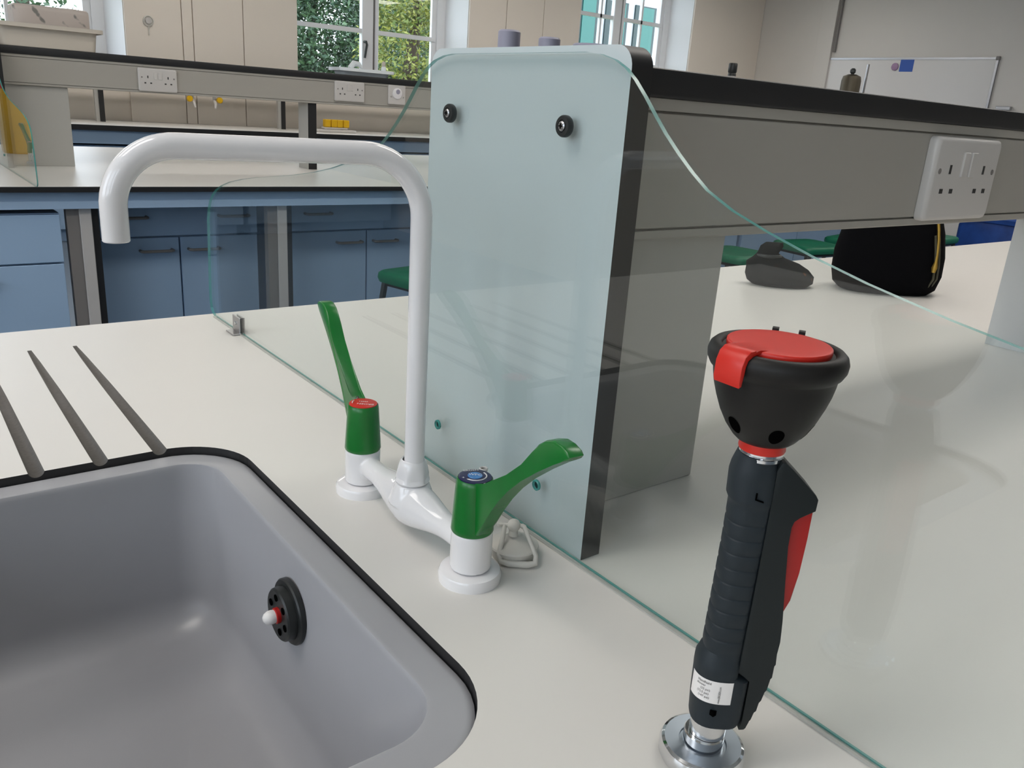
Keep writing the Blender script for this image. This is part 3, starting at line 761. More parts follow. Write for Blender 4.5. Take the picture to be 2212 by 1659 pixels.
ey = thing('eyewash_hand_shower', 'hand-held eyewash with black cup, red lid and slate rubber grip', 'eyewash', E(.002, .0125))
b = BM(); lathe(b, [(0, .0170), (.0094, .0170), (.0094, .0330), (0, .0330)], E(.0012, 0), 40); part('chrome_tail', b, m_chrome, ey)
# grip: lofted ovals; left/right limits read along its height
def lerp(tab, h):
    for (h0, v0), (h1, v1) in zip(tab, tab[1:]):
        if h0 <= h <= h1: return v0+(v1-v0)*(h-h0)/(h1-h0)
    return tab[0][1] if h < tab[0][0] else tab[-1][1]
Lt = [(.0270, -.0094), (.0290, -.0098), (.040, -.0105), (.054, -.0109), (.0630, -.0108), (.0665, -.0099), (.0700, -.0084), (.100, -.0078), (.130, -.0072), (.1515, -.0072), (.1545, -.0086), (.166, -.0090), (.172, -.0080), (.1765, -.0062)]
St = [(.0270, .0135), (.030, .0155), (.056, .0160), (.0565, .0102), (.10, .0107), (.13, .0113), (.1580, .0116), (.1715, .0112), (.1765, .0105)]
rings = []; seg = 32; H = [.0270, .0278, .0292, .032, .040, .048, .0555, .0572, .0605, .0635, .066, .0685]
hh = .0700
while hh < .150:
    H += [hh, hh+.0022, hh+.0050, hh+.0074]; hh += .0080
H += [.1515, .153, .1545, .160, .166, .170, .1735, .1765]
for h_ in H:
    l_, s_ = lerp(Lt, h_), lerp(St, h_)
    if .069 < h_ < .1505:
        ph = ((h_-.0700) % .0080)/.0080; l_ += .00045*(1 if ph < .1 else 0) 
    rc, rx = (l_+s_)/2, (s_-l_)/2; ry = .0118 if h_ < .066 else (.0102 if h_ < .152 else .0110)
    if h_ < .0275: ry *= .95
    if h_ > .17: ry *= .88
    if .069 < h_ < .1505 and ((h_-.0700) % .0080)/.0080 < .1: ry -= .0005
    ring_ = []
    for k_ in range(seg):
        a = 2*pi*k_/seg; ca, sa = cos(a), sin(a)
        ex = .85 if ca < 0 else .50
        ring_.append(E(rc+rx*math.copysign(abs(ca)**ex, ca), h_, ry*math.copysign(abs(sa)**ex, sa)))
    rings.append(ring_)
b = BM(); loft(b, rings, cap_first=True, cap_last=True); part('grip', b, m_grip, ey, smooth=40)
# lever body on the right: extruded profile
prof = [(.0145, .0255), (.0170, .0260), (.0178, .0270), (.0190, .0310), (.0186, .0330), (.0206, .0365), (.0205, .0385), (.0222, .0425), (.0220, .0450), (.0240, .0490), (.0238, .0515), (.0257, .0575), (.0252, .0590), (.0264, .0650), (.0258, .0668), (.0262, .0730), (.0266, .0800), (.0262, .0860), (.0257, .0925),
        (.0232, .1150), (.0214, .1330), (.0205, .1430), (.0214, .1465), (.0240, .1490), (.0312, .1520), (.0314, .1578), (.0300, .1600), (.0235, .1662), (.0170, .1723), (.0135, .1755), (.0118, .1755), (.0098, .1710), (.0100, .1580), (.0098, .1300), (.0096, .1050), (.0088, .0600), (.0160, .0562), (.0152, .0320), (.0145, .0265)]
b = BM(); prism(b, prof, EO, ER, (0, 0, 1), EF, -.0094, .0094, bev=.0012, seg=2); part('lever_body', b, m_grip2, ey, 'dark lever half behind the seam', smooth=30)
b = BM(); trig = [(.0205, .0900), (.0256, .0925), (.0289, .1020), (.0302, .1174), (.0308, .1362), (.0312, .1518), (.0240, .1488), (.0214, .1463), (.0207, .1430), (.0205, .1300)]
prism(b, trig, EO, ER, (0, 0, 1), EF, -.0066, .0066, bev=.0010, seg=2); part('trigger', b, m_redd, ey, 'red trigger')
cc = E(.0040, 0)
b = BM(); lathe(b, [(.0096, .1735), (.0104, .1745), (.0104, .1760), (.0097, .1766), (.0104, .1772), (.0104, .1784), (.0090, .1790), (0, .1790)], cc, 40); part('chrome_collar', b, m_chrome, ey)
tilt = Matrix.Rotation(radians(0.3), 4, EF)
def tiltit(b, z=.18):
    bmesh.ops.rotate(b, cent=E(.004, z), matrix=tilt.to_3x3(), verts=b.verts)
b = BM(); lathe(b, [(0, .1782), (.0105, .1782), (.0108, .1790), (.0104, .1840), (0, .1845)], cc, 40); tiltit(b); part('red_collar', b, m_red, ey, 'red collar')
CUP = [(.0090, .1830), (.0126, .1832), (.0146, .1850), (.0184, .1900), (.0216, .1960), (.0243, .2030), (.0260, .2085), (.0269, .2130), (.0273, .2160), (.0277, .2168), (.0290, .2178), (.0304, .2205), (.0307, .2235), (.0299, .2262), (.0282, .2278), (.0264, .2282), (.0250, .2274), (.0244, .2262), (0, .2262)]
b = BM(); lathe(b, CUP, cc, 64); tiltit(b)
cup = part('cup', b, m_rubber, ey, 'black rubber cup', smooth=50)
def cup_r(h_):
    for (r0, h0), (r1, h1) in zip(CUP, CUP[1:9]):
        if h0 <= h_ <= h1: return r0+(r1-r0)*(h_-h0)/(h1-h0)
    return CUP[0][0]
for az_, hz in ((-92, .1912), (-150, .1925), (-30, .191), (30, .191), (90, .191)):
    b = BM()
    def hp(q, k):
        h_ = hz+.0042*k*sin(q); r_ = cup_r(h_)+.00018; a = radians(az_)+.0034*k*cos(q)/.0195
        n_ = EF*(-sin(a)) + ER*cos(a)
        return E(.0040, h_)+n_*r_
    g_ = [[b.verts.new(hp(2*pi*q/20, k)) for q in range(20)] for k in (1, .66, .33)]; c_ = b.verts.new(hp(0, 0))
    for o_, i_ in zip(g_, g_[1:]):
        for q in range(20): b.faces.new((o_[q], o_[(q+1) % 20], i_[(q+1) % 20], i_[q]))
    for q in range(20): b.faces.new((g_[-1][q], g_[-1][(q+1) % 20], c_))
    tiltit(b); part('drain_hole', b, m_hole, cup)
b = BM(); lathe(b, [(0, .2264), (.0228, .2264), (.0230, .2280), (.0229, .2290), (.0225, .2294), (.0222, .22945), (.015, .2295), (0, .2295)], cc, 56); tiltit(b)
lid = part('lid', b, m_red, ey, 'bright red hinged lid', smooth=40)
# hinge strap over the rim on the left
hb = (-ER*.80 + EF*.60).normalized(); hs = hb.cross(Vector((0, 0, 1)))
sp = [(.0120, .2295), (.0225, .2296), (.0250, .2304), (.0286, .2302), (.0315, .2280), (.0331, .2240), (.0334, .2170), (.0327, .2145), (.0312, .2150), (.0316, .2200), (.0312, .2240), (.0300, .2268), (.0272, .2284), (.0245, .2285), (.0120, .2280)]
b = BM(); prism(b, sp, E(.0040, 0), hb, (0, 0, 1), hs, -.0072, .0072, bev=.0006, seg=2); tiltit(b); part('hinge_strap', b, m_red, lid)
b = BM()
for q in (-.5, .25): 
    dd = (ER*.35-EF*.94); sd = Vector((0, 0, 1)).cross(dd); c_ = E(.004, .2282)+dd*.0270+sd*.008*q*2
    prism(b, [(-.0015, -.001), (.0015, -.001), (.0015, .0016), (-.0015, .0016)], c_, sd, (0, 0, 1), dd, -.002, .002)
part('lid_catch', b, m_rubber, lid)
# rating sticker wrapped round the grip
b = BM(); rings = []
rc, rx, ry = (-.0108+.0159)/2, .01335+.0003, .0118+.0003
def onrip(u_, h_):   # u_: angle from viewer-facing direction, positive to the right
    a = radians(90)-u_; ca, sa = cos(a), sin(a)
    return E(rc+rx*math.copysign(abs(ca)**.85, ca), h_, ry*math.copysign(abs(sa)**.85, sa))
us = [radians(-85+i*6.5) for i in range(19)]
cols = [[onrip(u_, h_) for h_ in (.0428, .0560)] for u_ in us]
vs = [[b.verts.new(p) for p in c_] for c_ in cols]
for a, c_ in zip(vs, vs[1:]): b.faces.new((a[0], c_[0], c_[1], a[1]))
rc_, rx_, ry_ = rc, rx+.00025, ry+.00025
def wrap_text(body, size, u0, h0, vert=False):
    tb = BM(); text_faces(tb, body, size, (0, 0, 0), (1, 0, 0), (0, 1, 0), (0, 0, 1), 0, 0.0, 'LEFT')
    mp = {}
    for v in tb.verts:
        x, y = v.co.x, v.co.y
        if vert: x, y = -y, x
        u_ = u0 + x/.0125; a = radians(90)-u_; ca, sa = cos(a), sin(a)
        mp[v] = b.verts.new(E(rc_+rx_*math.copysign(abs(ca)**.85, ca), h0+y, ry_*math.copysign(abs(sa)**.85, sa)))
    for f in tb.faces:
        try: q = b.faces.new([mp[v] for v in f.verts]); q.material_index = 1
        except ValueError: pass
    tb.free()
wrap_text('Handheld', .0020, radians(-60), .0542); wrap_text('shower', .0018, radians(-62), .0523)
wrap_text('(22 psi)', .0018, radians(-50), .0502); wrap_text('(72.5 psi)', .0018, radians(-58), .0480); wrap_text('(147 psi)', .0018, radians(-54), .0458)
wrap_text('www.BROEN.com', .0013, radians(-6), .0436, True)
part('rating_sticker', b, [m_txtw, m_txtk], ey, 'silver-white sticker with small print', smooth=60, fix=False)
b = BM(); p_ = onrip(radians(-12), .0375); box(b, p_.x-.0012, p_.x+.0012, p_.y-.0012, p_.y+.0012, .9362, .9389); part('sensor_slot', b, m_hole, ey)
b = BM()
q_ = onrip(radians(6), .1600)
pz = EF*.0111
prism(b, [(-.001, 0), (.003, -.0012), (.003, -.0006), (-.0004, .0004), (-.0004, .0035), (-.001, .0035)], E(.0025, .1568, .0111), ER, (0, 0, 1), EF, -.001, .0006); part('moulded_mark', b, m_hole, ey)

# ------------------------------------------------------------------ bag and pouch on the near bench behind the spine
bx_, by_ = 1.725, .900
bag = thing('shoulder_bag', 'large black fabric bag with gold zip standing on the near bench', 'bag', (bx_, by_, WT))
b = BM(); rings = []
ax_, ay_ = Vector((.80, -.60, 0)), Vector((.60, .80, 0))
for f, w_, d_, lean in ((0, .092, .055, 0), (.012, .106, .066, 0), (.04, .113, .070, 0), (.08, .113, .068, .002), (.13, .104, .060, .004), (.18, .088, .046, .006), (.21, .068, .034, .008), (.228, .046, .022, .01), (.235, .024, .010, .01)):
    rings.append([Vector((bx_, by_, WT+.0005+f)) + ax_*(w_*math.copysign(abs(cos(q))**.75, cos(q))) + ay_*(d_*math.copysign(abs(sin(q))**.8, sin(q))+lean) for q in [2*pi*k_/36 for k_ in range(36)]])
loft(b, rings, cap_first=True, cap_last=True); part('bag_body', b, m_bag, bag, smooth=60)
def bagpt(u_, f):
    tabs = [(0, .092, .055), (.04, .113, .070), (.08, .113, .068), (.13, .104, .060), (.18, .088, .046), (.21, .068, .034)]
    for (f0, w0, d0), (f1, w1, d1) in zip(tabs, tabs[1:]):
        if f0 <= f <= f1:
            k_ = (f-f0)/(f1-f0); w_, d_ = w0+(w1-w0)*k_, d0+(d1-d0)*k_
    return Vector((bx_, by_, WT+f)) + ax_*(w_*math.copysign(abs(cos(u_))**.75, cos(u_))) + ay_*(d_*math.copysign(abs(sin(u_))**.8, sin(u_)))
b = BM(); tube(b, [bagpt(radians(-62+14*f/.24), f)*1.0-ay_*.003 for f in (.075, .10, .12, .14, .16, .18, .20)], .0032, 8); part('zip', b, m_gold, bag, 'gold zip')
b = BM(); tube(b, [bagpt(radians(-62+12*f/.24), f)-ay_*.004 for f in (.055, .065, .078)], [.004, .006, .003], 8); part('zip_pull', b, m_gold, bag)
for dq in (0, 7):
    b = BM(); tube(b, [bagpt(radians(-54+dq-5*f/.1), f)-ay_*.002 for f in (.02, .04, .07, .10, .13)], .0025, 6); part('piping', b, M('olive_piping_%d' % dq, (.06, .055, .03), .6), bag)
qx, qy = 1.525, 1.020
def pouch_mat():
    m = M('patterned_pouch_fabric', (.012, .014, .015), .9, spec=.15); n = m.node_tree.nodes; l = m.node_tree.links
    tc = n.new('ShaderNodeTexCoord'); nt = n.new('ShaderNodeTexNoise'); nt.inputs['Scale'].default_value = 28; nt.inputs['Detail'].default_value = 5
    cr = n.new('ShaderNodeValToRGB'); cr.color_ramp.elements[0].position = .66; cr.color_ramp.elements[0].color = (.012, .014, .015, 1); cr.color_ramp.elements[1].position = .72; cr.color_ramp.elements[1].color = (.30, .12, .05, 1)
    l.new(tc.outputs['Object'], nt.inputs['Vector']); l.new(nt.outputs['Fac'], cr.inputs[0]); l.new(cr.outputs[0], n['Principled BSDF'].inputs['Base Color']); return m
pou = thing('pouch', 'small slumped dark pouch with orange flecks left of the black bag', 'pouch', (qx, qy, WT))
b = BM(); rings = []
for f, w_, d_, sh in ((0, .058, .030, .0), (.008, .070, .038, .0), (.022, .073, .040, -.003), (.036, .066, .034, -.010), (.048, .056, .026, -.022), (.058, .034, .018, -.032), (.068, .022, .012, -.036), (.082, .024, .010, -.030), (.090, .018, .006, -.026)):
    rings.append([Vector((qx, qy, WT+.0005+f)) + ax_*(w_*cos(q)*(1+.06*sin(3*q))+sh) + ay_*(d_*sin(q)) for q in [2*pi*k_/30 for k_ in range(30)]])
loft(b, rings, cap_first=True, cap_last=True); part('pouch_body', b, pouch_mat(), pou, smooth=70)
b = BM(); tube(b, [Vector((qx, qy, WT+.062))+ax_*(-.034+.024*cos(q))+ay_*(.016*sin(q)) for q in [2*pi*k_/16 for k_ in range(17)]], .004, 8, caps=False); part('drawcord', b, m_frame, pou)

# ------------------------------------------------------------------ cabinets and frames below the benches
def handle_bm(x, y, z, L=.055):
    b = BM(); tube(b, [(x-L, y, z), (x-L, y-.022, z), (x-L+.008, y-.028, z), (x+L-.008, y-.028, z), (x+L, y-.022, z), (x+L, y, z)], .0055, 8); return b
def unit(name, label, x0, x1, y0, y1, zt, rows, doors, group, handles=True, dh=True):
    t = thing(name, label, 'cabinet', ((x0+x1)/2, (y0+y1)/2, .10), group)
    b = BM(); box(b, x0, x1, y0+.02, y1, .10, zt); box(b, x0+.04, x1-.04, y0+.08, y1-.02, .0, .10); part('carcass', b, m_blue, t)
    z = zt
    for hgt in rows:
        b = BM(); box(b, x0+.002, x1-.002, y0, y0+.019, z-hgt+.003, z-.003, bev=.0015); d = part('drawer', b, m_blue, t)
        for hx in (x0+.22*(x1-x0), x1-.16*(x1-x0)):
            if handles and dh: part('handle', handle_bm(hx, y0, z-.045), m_legb, d)
        z -= hgt
    n = doors
    for i in range(n):
        a, c_ = x0+(x1-x0)*i/n, x0+(x1-x0)*(i+1)/n
        b = BM(); box(b, a+.003, c_-.003, y0, y0+.019, .105, z-.003, bev=.0015); d = part('door', b, m_blue, t)
        hx = c_-.085 if i % 2 == 0 and n > 1 else a+.085
        if handles: part('handle', handle_bm(hx, y0, z-.048), m_legb, d)
    return t
YF = 2.92
# far bench worktop, rail, frames
b = BM(); box(b, -.95, 6.6, YF, 4.72, WT-th, WT-.0012, mi=1); box(b, -.95, 6.6, YF, 4.72, WT-.0012, WT, mi=0)
solo('worktop', b, [m_top, m_core], 'white worktop of the far bench with black front edge', 'worktop', (3, 3.8, WT-th), smooth=None)
b = BM(); box(b, -.9, 6.55, YF+.03, YF+.055, .828, WT-th-.0005); box(b, -.9, 6.55, YF+.022, YF+.03, .828, .852)
solo('bench_rail', b, m_rail, 'blue grey rail under the far worktop edge', 'rail', (3, YF+.04, .828), smooth=None)
zu = .812
unit('drawer_unit', 'pale blue cupboard at the left picture edge, flush with the far bench front', -.20, .478, YF+.035, 3.5, zu, [.157], 2, 'blue cabinets of the far bench', dh=False)
def leg(x, y, lab, mat=m_leg):
    t = thing('support_frame', lab, 'frame', (x, y, 0), 'upright frames of the far bench')
    b = BM(); box(b, x-.018, x+.018, y, y+.05, 0, .8275, bev=.002); part('post', b, mat, t)
    b = BM(); box(b, x-.055, x-.0185, y+.006, y+.04, 0, .8275); part('side_strip', b, m_legb, t)
    b = BM(); box(b, x+.0185, x+.040, y+.010, y+.04, 0, .8275); part('black_strip', b, m_core, t)  # black strip along the right of the post
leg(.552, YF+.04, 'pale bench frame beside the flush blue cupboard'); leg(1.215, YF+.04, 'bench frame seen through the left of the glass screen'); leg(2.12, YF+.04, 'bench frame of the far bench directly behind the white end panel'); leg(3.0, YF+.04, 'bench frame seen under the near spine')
YU = 3.16
unit('base_cabinet', 'blue base cabinet set back under the far bench, below the tap outlet', .60, 1.195, YU, 3.6, zu, [.118], 2, 'blue cabinets of the far bench')
unit('base_cabinet', 'blue base cabinet behind the stool, seen through the glass', 1.27, 2.07, YU, 3.6, zu, [.118], 2, 'blue cabinets of the far bench')
unit('base_cabinet', 'blue base cabinet behind the end panel', 2.17, 2.95, YU, 3.6, zu, [.118], 2, 'blue cabinets of the far bench')
unit('base_cabinet', 'blue base cabinet behind the stools under the near spine', 3.06, 4.2, YU, 3.6, zu, [.118], 2, 'blue cabinets of the far bench')
unit('base_cabinet', 'blue base cabinet behind the black bag', 4.24, 5.4, YU, 3.6, zu, [.118], 2, 'blue cabinets of the far bench')
unit('base_cabinet', 'last blue base cabinet towards the whiteboard', 5.44, 6.5, YU, 3.6, zu, [.118], 2, 'blue cabinets of the far bench')
# supports below the near worktop
unit('base_cabinet', 'blue base cabinet under the right of the near bench', .42, 6.4, .10, .9, .88, [.15], 6, 'blue cabinets of the near bench')
b = BM()
box(b, -.93, -.88, -.15, 1.15, 0, WT-th-.0005); solo('end_frame', b, m_leg, 'grey end frame under the sink end of the near bench', 'frame', (-.9, .5, 0), smooth=None)

# wall bench below the windows
b = BM(); box(b, XL+.02, XR-.05, 7.10, YW-.026, WT-.04, WT-.0012, mi=1); box(b, XL+.02, XR-.05, 7.10, YW-.026, WT-.0012, WT, mi=0)
solo('worktop', b, [m_top, m_core], 'long white worktop along the window wall', 'worktop', (3, 7.6, WT-.04), smooth=None)
b = BM(); box(b, XL+.02, XR-.05, 7.14, 7.17, .76, WT-.0405); solo('bench_rail', b, m_rail, 'blue grey rail under the window wall worktop', 'rail', (3, 7.15, .76), smooth=None)
x = XL+.1
wl_ = ['first', 'second', 'third', 'fourth', 'fifth', 'sixth', 'seventh', 'eighth', 'ninth', 'tenth']
for i in range(9):
    unit('wall_cabinet', 'blue cabinet under the window wall worktop, %s from the left' % wl_[i], x, x+1.42, 7.20, 8.0, .745, [], 2, 'blue cabinets under the windows', handles=False); x += 1.47
t = thing('wall_spine', 'low service spine standing on the window wall worktop', 'service spine', (3, 7.8, WT))
b = BM(); box(b, XL+.05, 9.6, 7.70, 7.95, CZ-.055, CZ+.01); part('trunking', b, m_trunk, t)
b = BM(); box(b, XL+.05, 9.6, 7.69, 7.96, CZ+.0102, CZ+.03); part('top_shelf', b, m_core, t)
for x in (-1.4, .1, 1.617, 3.171, 4.9, 6.6):
    b = BM(); box(b, x-.028, x, 7.70, 7.74, WT+.0002, CZ-.0552); box(b, x, x+.038, 7.69, 7.75, WT+.0002, CZ-.0552, mi=1); part('upright', b, [m_upr, m_core], t, 'pale upright with black edge')
# gas taps under the wall spine
for s, x in ((-1, 2.385), (1, 2.575)):
    t = thing('gas_tap', '%s yellow-handled gas tap under the window wall spine' % ('left' if s < 0 else 'right'), 'tap', (x, 7.72, CZ-.13), 'yellow gas taps')
    b = BM(); tube(b, [(x, 7.75, CZ-.054), (x, 7.75, CZ-.10), (x, 7.72, CZ-.13), (x-s*.01, 7.70, CZ-.17)], [.014, .014, .013, .008], 10); part('nozzle', b, m_wplast, t)
    b = BM(); lathe(b, [(0, 0), (.024, 0), (.026, .006), (.026, .03), (.02, .036), (0, .036)], (x+s*.035, 7.735, CZ-.098), 18, ax='-y'); part('knob', b, m_yellow, t, 'yellow knob')
    b = BM(); tube(b, [(x, 7.745, CZ-.09), (x+s*.035, 7.735, CZ-.095)], .008, 8); part('stem', b, m_wplast, t)
t = thing('gas_turret', 'white turret base with four yellow square handles on the window wall worktop', 'tap', (3.62, 7.5, WT))
b = BM(); box(b, 3.42, 3.82, 7.45, 7.58, WT+.0002, WT+.025, bev=.006); box(b, 3.50, 3.74, 7.47, 7.56, WT+.0252, WT+.045, bev=.008); part('turret_base', b, m_wplast, t)
for x in (3.535, 3.60, 3.66, 3.725):
    b = BM(); box(b, x-.029, x+.029, 7.47, 7.53, WT+.0455, WT+.115, bev=.006); part('handle', b, m_yellow, t, 'yellow square handle')
# round fitting on the boxed wall panel
t = thing('wall_fitting', 'small round fitting on the beige panel left of the middle window', 'fitting', (2.145, YW-.025, CZ+.515))
b = BM(); lathe(b, [(0, 0), (.045, 0), (.045, .012), (.036, .016), (.034, .008), (.0, .008)], (2.145, YW-.025, CZ+.515), 28, ax='-y'); part('rim', b, m_plug, t)
b = BM(); lathe(b, [(0, .008), (.028, .008), (.024, .022), (0, .024)], (2.145, YW-.025, CZ+.515), 24, ax='-y'); part('dial', b, m_wplast, t)
b = BM(); tube(b, [(2.145, YW-.032, CZ+.47), (2.145, YW-.032, CZ+.40)], .005, 8); part('pull_cord', b, m_plug, t)

# ------------------------------------------------------------------ things on the far bench
def mixer_copy():
    dup(mix, (.30, 3.64, WT), 'far green-levered mixer tap by the left glass screen, mostly mirrored in it')
mixer_copy()
g2 = dup(gs, (.4145, 3.60, WT), 'far glass screen cut by the left picture edge', group='glass splash screens')
# yellow sharps bin
yb_ = thing('sharps_bin', 'yellow bin with red lid beyond the far sink, mirrored in the left glass screen', 'bin', (.27, 4.22, WT))
b = BM(); n8 = [radians(22.5+45*k_) for k_ in range(8)]
loft(b, [[(.27+r*cos(a), 4.22+r*sin(a), WT+z) for a in n8] for r, z in ((.070, .0003), (.074, .01), (.082, .25), (.086, .262))], cap_first=True, cap_last=True); part('bin_body', b, m_yellow, yb_, smooth=20)
b = BM(); loft(b, [[(.27+r*cos(a), 4.22+r*sin(a), WT+z) for a in n8] for r, z in ((.089, .262), (.089, .285), (.06, .30), (.03, .305))], cap_first=True, cap_last=True); part('lid', b, m_red, yb_, 'red lid', smooth=20)
# towel pack in a tray on the far shelf
zs_ = CZ+.0985
tr = thing('plastic_tray', 'milky plastic tray on the left end of the far black shelf', 'tray', (.60, 3.68, zs_))
def tray(b, cx, cy, hw, hd, h_, z, lip=.018, tp=.02, wall=.004):
    q = lambda w_, d_, zz: [(x, y, zz) for x, y in rrect(cx-w_, cx+w_, cy-d_, cy+d_, .02, 4)]
    loft(b, [q(hw-tp, hd-tp, z), q(hw, hd, z+h_), q(hw+lip, hd+lip, z+h_), q(hw+lip, hd+lip, z+h_-.014), q(hw+lip-wall, hd+lip-wall, z+h_-.014), q(hw+lip-wall, hd+lip-wall, z+h_-wall), q(hw-wall, hd-wall, z+h_-wall+.001), q(hw-tp-wall, hd-tp-wall, z+wall)], cap_first=True, cap_last=True)
b = BM(); tray(b, .610, 3.68, .162, .088, .078, zs_, tp=.008); part('tray_body', b, m_tray, tr, smooth=30)
for s in (-1, 1):
    b = BM(); box(b, .610+s*.178-.01, .610+s*.178+.01, 3.64, 3.72, zs_+.066, zs_+.078, bev=.003); part('grip_lip', b, m_tray, tr)
tw = thing('paper_towel_pack', 'film-wrapped pack of paper towels standing in the milky tray', 'pack', (.632, 3.68, zs_+.006))
b = BM(); q = rrect(-.066, .066, -.066, .070, .018, 5)
rings = [[(x, 3.68+y*k_*.95, zs_+.0730+z*k_) for y, z in q] for x, k_ in ((.505, .94), (.510, 1.0), (.570, 1.02), (.64, 1.0), (.70, 1.02), (.746, .99), (.752, .93))]
loft(b, rings, cap_first=True, cap_last=True); part('wrapped_bundle', b, m_towel, tw, smooth=40)
for x in (.548, .624, .696):
    b = BM(); box(b, x-.022, x+.022, 3.6115, 3.6123, zs_+.068, zs_+.080); part('printed_band', b, m_legb, tw)
# clear tray and dropper bottle on the far shelf
tr = thing('clear_tray', 'clear white tray on the far shelf in front of the middle window', 'tray', (1.91, 3.67, zs_))
b = BM(); tray(b, 1.905, 3.67, .13, .055, .030, zs_, lip=.012, tp=.012); part('tray_body', b, m_trayw, tr, smooth=30)
b = BM(); tube(b, [(1.84, 3.66, zs_+.03), (1.86, 3.66, zs_+.052), (1.885, 3.66, zs_+.050), (1.90, 3.66, zs_+.034)], [.012, .014, .012, .006], 10); part('folded_corner', b, m_trayw, tr)
bo = thing('dropper_bottle', 'small white dropper bottle standing in the clear tray', 'bottle', (2.02, 3.67, zs_+.005))
b = BM(); lathe(b, [(0, 0), (.011, 0), (.012, .004), (.012, .040), (.006, .048)], (2.02, 3.67, zs_+.005), 20); part('body', b, m_trayw, bo)
b = BM(); lathe(b, [(.008, .046), (.009, .050), (.009, .062), (.004, .068), (0, .068)], (2.02, 3.67, zs_+.005), 20); part('cap', b, m_tray, bo)
# black flask and clamp with cylinder further along the far shelf
bt = thing('black_flask', 'slim black flask on the far shelf against the right wall corner', 'flask', (4.55, 3.66, zs_))
b = BM(); lathe(b, [(0, 0), (.024, 0), (.026, .005), (.026, .205), (.023, .215)], (4.55, 3.66, zs_), 28); part('body', b, m_blackp, bt)
b = BM(); lathe(b, [(.025, .216), (.028, .222), (.028, .268), (.025, .274), (0, .274)], (4.55, 3.66, zs_), 28); part('cap', b, m_blackp, bt)
b = BM(); lathe(b, [(.0262, .165), (.0266, .166), (.0266, .195), (.0262, .196)], (4.55, 3.66, zs_), 28); part('pale_band', b, m_leg, bt)
cx = 5.93
ct = thing('clamped_cylinder', 'tarnished metal cylinder with knob and upright clamp rod before the whiteboard', 'apparatus', (cx, 3.66, zs_))
b = BM(); lathe(b, [(0, 0), (.070, 0), (.070, .265), (.062, .296), (.030, .310), (0, .310)], (cx, 3.66, zs_), 28); part('cylinder', b, m_brass, ct)
b = BM(); lathe(b, [(.012, .308), (.012, .315), (.020, .324), (.020, .342), (.010, .352), (0, .352)], (cx, 3.66, zs_), 18); part('knob', b, m_frame, ct)
b = BM(); tube(b, [(cx+.115, 3.62, zs_+.0), (cx+.125, 3.62, zs_+.39)], .010, 10); part('rod', b, m_steel, ct)
b = BM(); box(b, cx+.07, cx+.14, 3.60, 3.65, zs_+.11, zs_+.15, bev=.006); lathe(b, [(0, 0), (.016, 0), (.018, .02), (0, .022)], (cx+.115, 3.60, zs_+.13), 12, ax='-y'); box(b, cx+.07, cx+.15, 3.60, 3.66, zs_+.0003, zs_+.06, bev=.006); part('clamp_boss', b, m_brass, ct)

# ------------------------------------------------------------------ whiteboard
y0, y1, z0, z1 = 4.71, 7.04, CZ-.30, CZ+.918
t = thing('whiteboard', 'wide whiteboard with thin aluminium frame on the right wall', 'whiteboard', (XR, (y0+y1)/2, z0))
b = BM(); box(b, XR-.018, XR, y0, y1, z0, z1); part('board', b, m_board, t)
b = BM()
box(b, XR-.026, XR, y0-.012, y0+.012, z0-.012, z1+.012); box(b, XR-.026, XR, y1-.012, y1+.012, z0-.012, z1+.012); box(b, XR-.026, XR, y0+.012, y1-.012, z1-.012, z1+.012); box(b, XR-.026, XR, y0+.012, y1-.012, z0-.012, z0+.012)
part('frame', b, m_alu, t)
for yy in (y0, y1):
    b = BM(); box(b, XR-.030, XR, yy-.022, yy+.022, z1-.022, z1+.022, bev=.004); part('corner_cap', b, m_legb, t)
b = BM(); box(b, XR-.0200, XR-.0185, 5.70, 5.875, CZ+.765, CZ+.915); solo('blue_note', b, m_bnote, 'square blue note at the top of the whiteboard', 'note', (XR-.019, 5.79, CZ+.84), smooth=None)
b = BM(); lathe(b, [(0, .019), (.045, .019), (.045, .032), (.036, .036), (0, .036)], (XR, 5.935, CZ+.822), 20, ax='-x'); solo('magnet', b, m_pink, 'round mauve magnet beside the blue note', 'magnet', (XR-.019, 5.935, CZ+.822))
b = BM(); box(b, XR-.05, XR, 4.44, 4.60, CZ+.36, CZ+.40, bev=.004); box(b, XR-.04, XR, 4.50, 4.55, CZ+.10, CZ+.36, bev=.004); solo('coat_hook', b, m_alu, 'thin metal bracket right of the whiteboard', 'bracket', (XR, 4.52, CZ+.2))

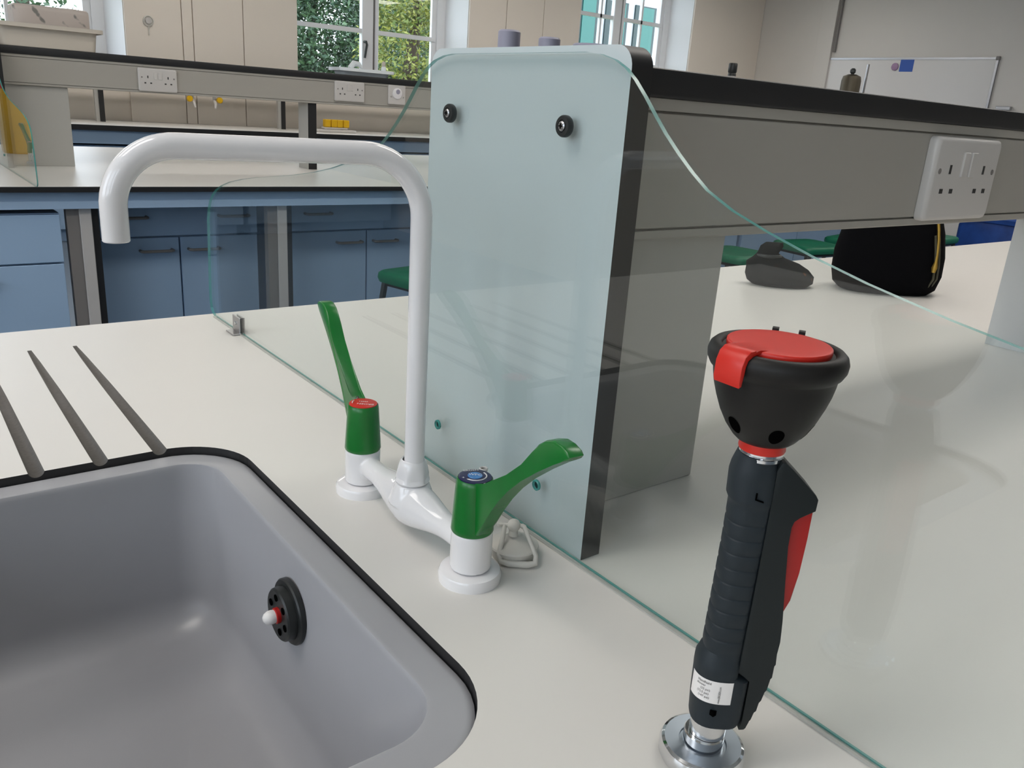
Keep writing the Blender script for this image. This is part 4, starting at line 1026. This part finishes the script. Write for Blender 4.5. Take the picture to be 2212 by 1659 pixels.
# ------------------------------------------------------------------ stools
def make_stool():
    t = thing('stool', 'green seat stool with dark legs seen through the glass behind the spout', 'stool', (0, 0, 0), 'green lab stools')
    b = BM(); rr = rrect(-.165, .165, -.15, .15, .05, 5)
    loft(b, [[(x*k_, y*k_, z) for x, y in rr] for k_, z in ((.86, .572), (.97, .575), (1.0, .590), (.985, .606), (.93, .613), (.6, .607), (.2, .604))], cap_first=True, cap_last=True); part('seat', b, m_seat, t, smooth=50)
    b = BM()
    for s in (-1, 1): tube(b, [(s*.125, -.115, .566), (s*.125, .115, .566)], .011, 8)
    tube(b, [(-.125, -.115, .566), (.125, -.115, .566)], .011, 8); tube(b, [(-.125, .115, .566), (.125, .115, .566)], .011, 8); part('seat_frame', b, m_frame, t)
    for sx in (-1, 1):
        for sy in (-1, 1):
            b = BM(); tube(b, [(sx*.128, sy*.118, .568), (sx*.190, sy*.175, .006)], .012, 8); part('leg', b, m_frame, t)
    b = BM(); p = [(sx*.172, sy*.159, .17) for sx, sy in ((-1, -1), (1, -1), (1, 1), (-1, 1), (-1, -1))]
    for a, c_ in zip(p, p[1:]): tube(b, [a, c_], .008, 8)
    part('foot_ring', b, m_frame, t)
    return t
st = make_stool(); st.location = (1.66, 2.62, 0); st.rotation_euler = (0, 0, radians(12))
dup(st, (3.46, 2.60, 0), 'green seat stool nearest the left under the near spine', radians(5))
dup(st, (4.20, 2.66, 0), 'green seat stool behind the pouch under the near spine', radians(-8))
dup(st, (5.55, 2.66, 0), 'green seat stool right of the black bag', radians(3))
dup(st, (4.75, 2.70, 0), 'green seat stool mostly hidden behind the black bag', radians(10))
t = thing('blue_crate', 'blue wrapped crate on the floor at the far right under the spine', 'crate', (6.35, 2.50, 0))
b = BM(); loft(b, [[(6.35+x*k_, 2.50+y*k_, z) for x, y in rrect(-.30, .30, -.22, .22, .04, 4)] for k_, z in ((.92, .0005), (.97, .1), (1, .66), (.97, .70))], cap_first=True, cap_last=True); part('crate_body', b, m_bbox, t)
b = BM(); loft(b, [[(6.35+x*k_, 2.50+y*k_, z) for x, y in rrect(-.31, .31, -.23, .23, .04, 4)] for k_, z in ((1, .7005), (1.01, .73), (.9, .745))], cap_first=True, cap_last=True); part('crate_lid', b, m_bbox, t)
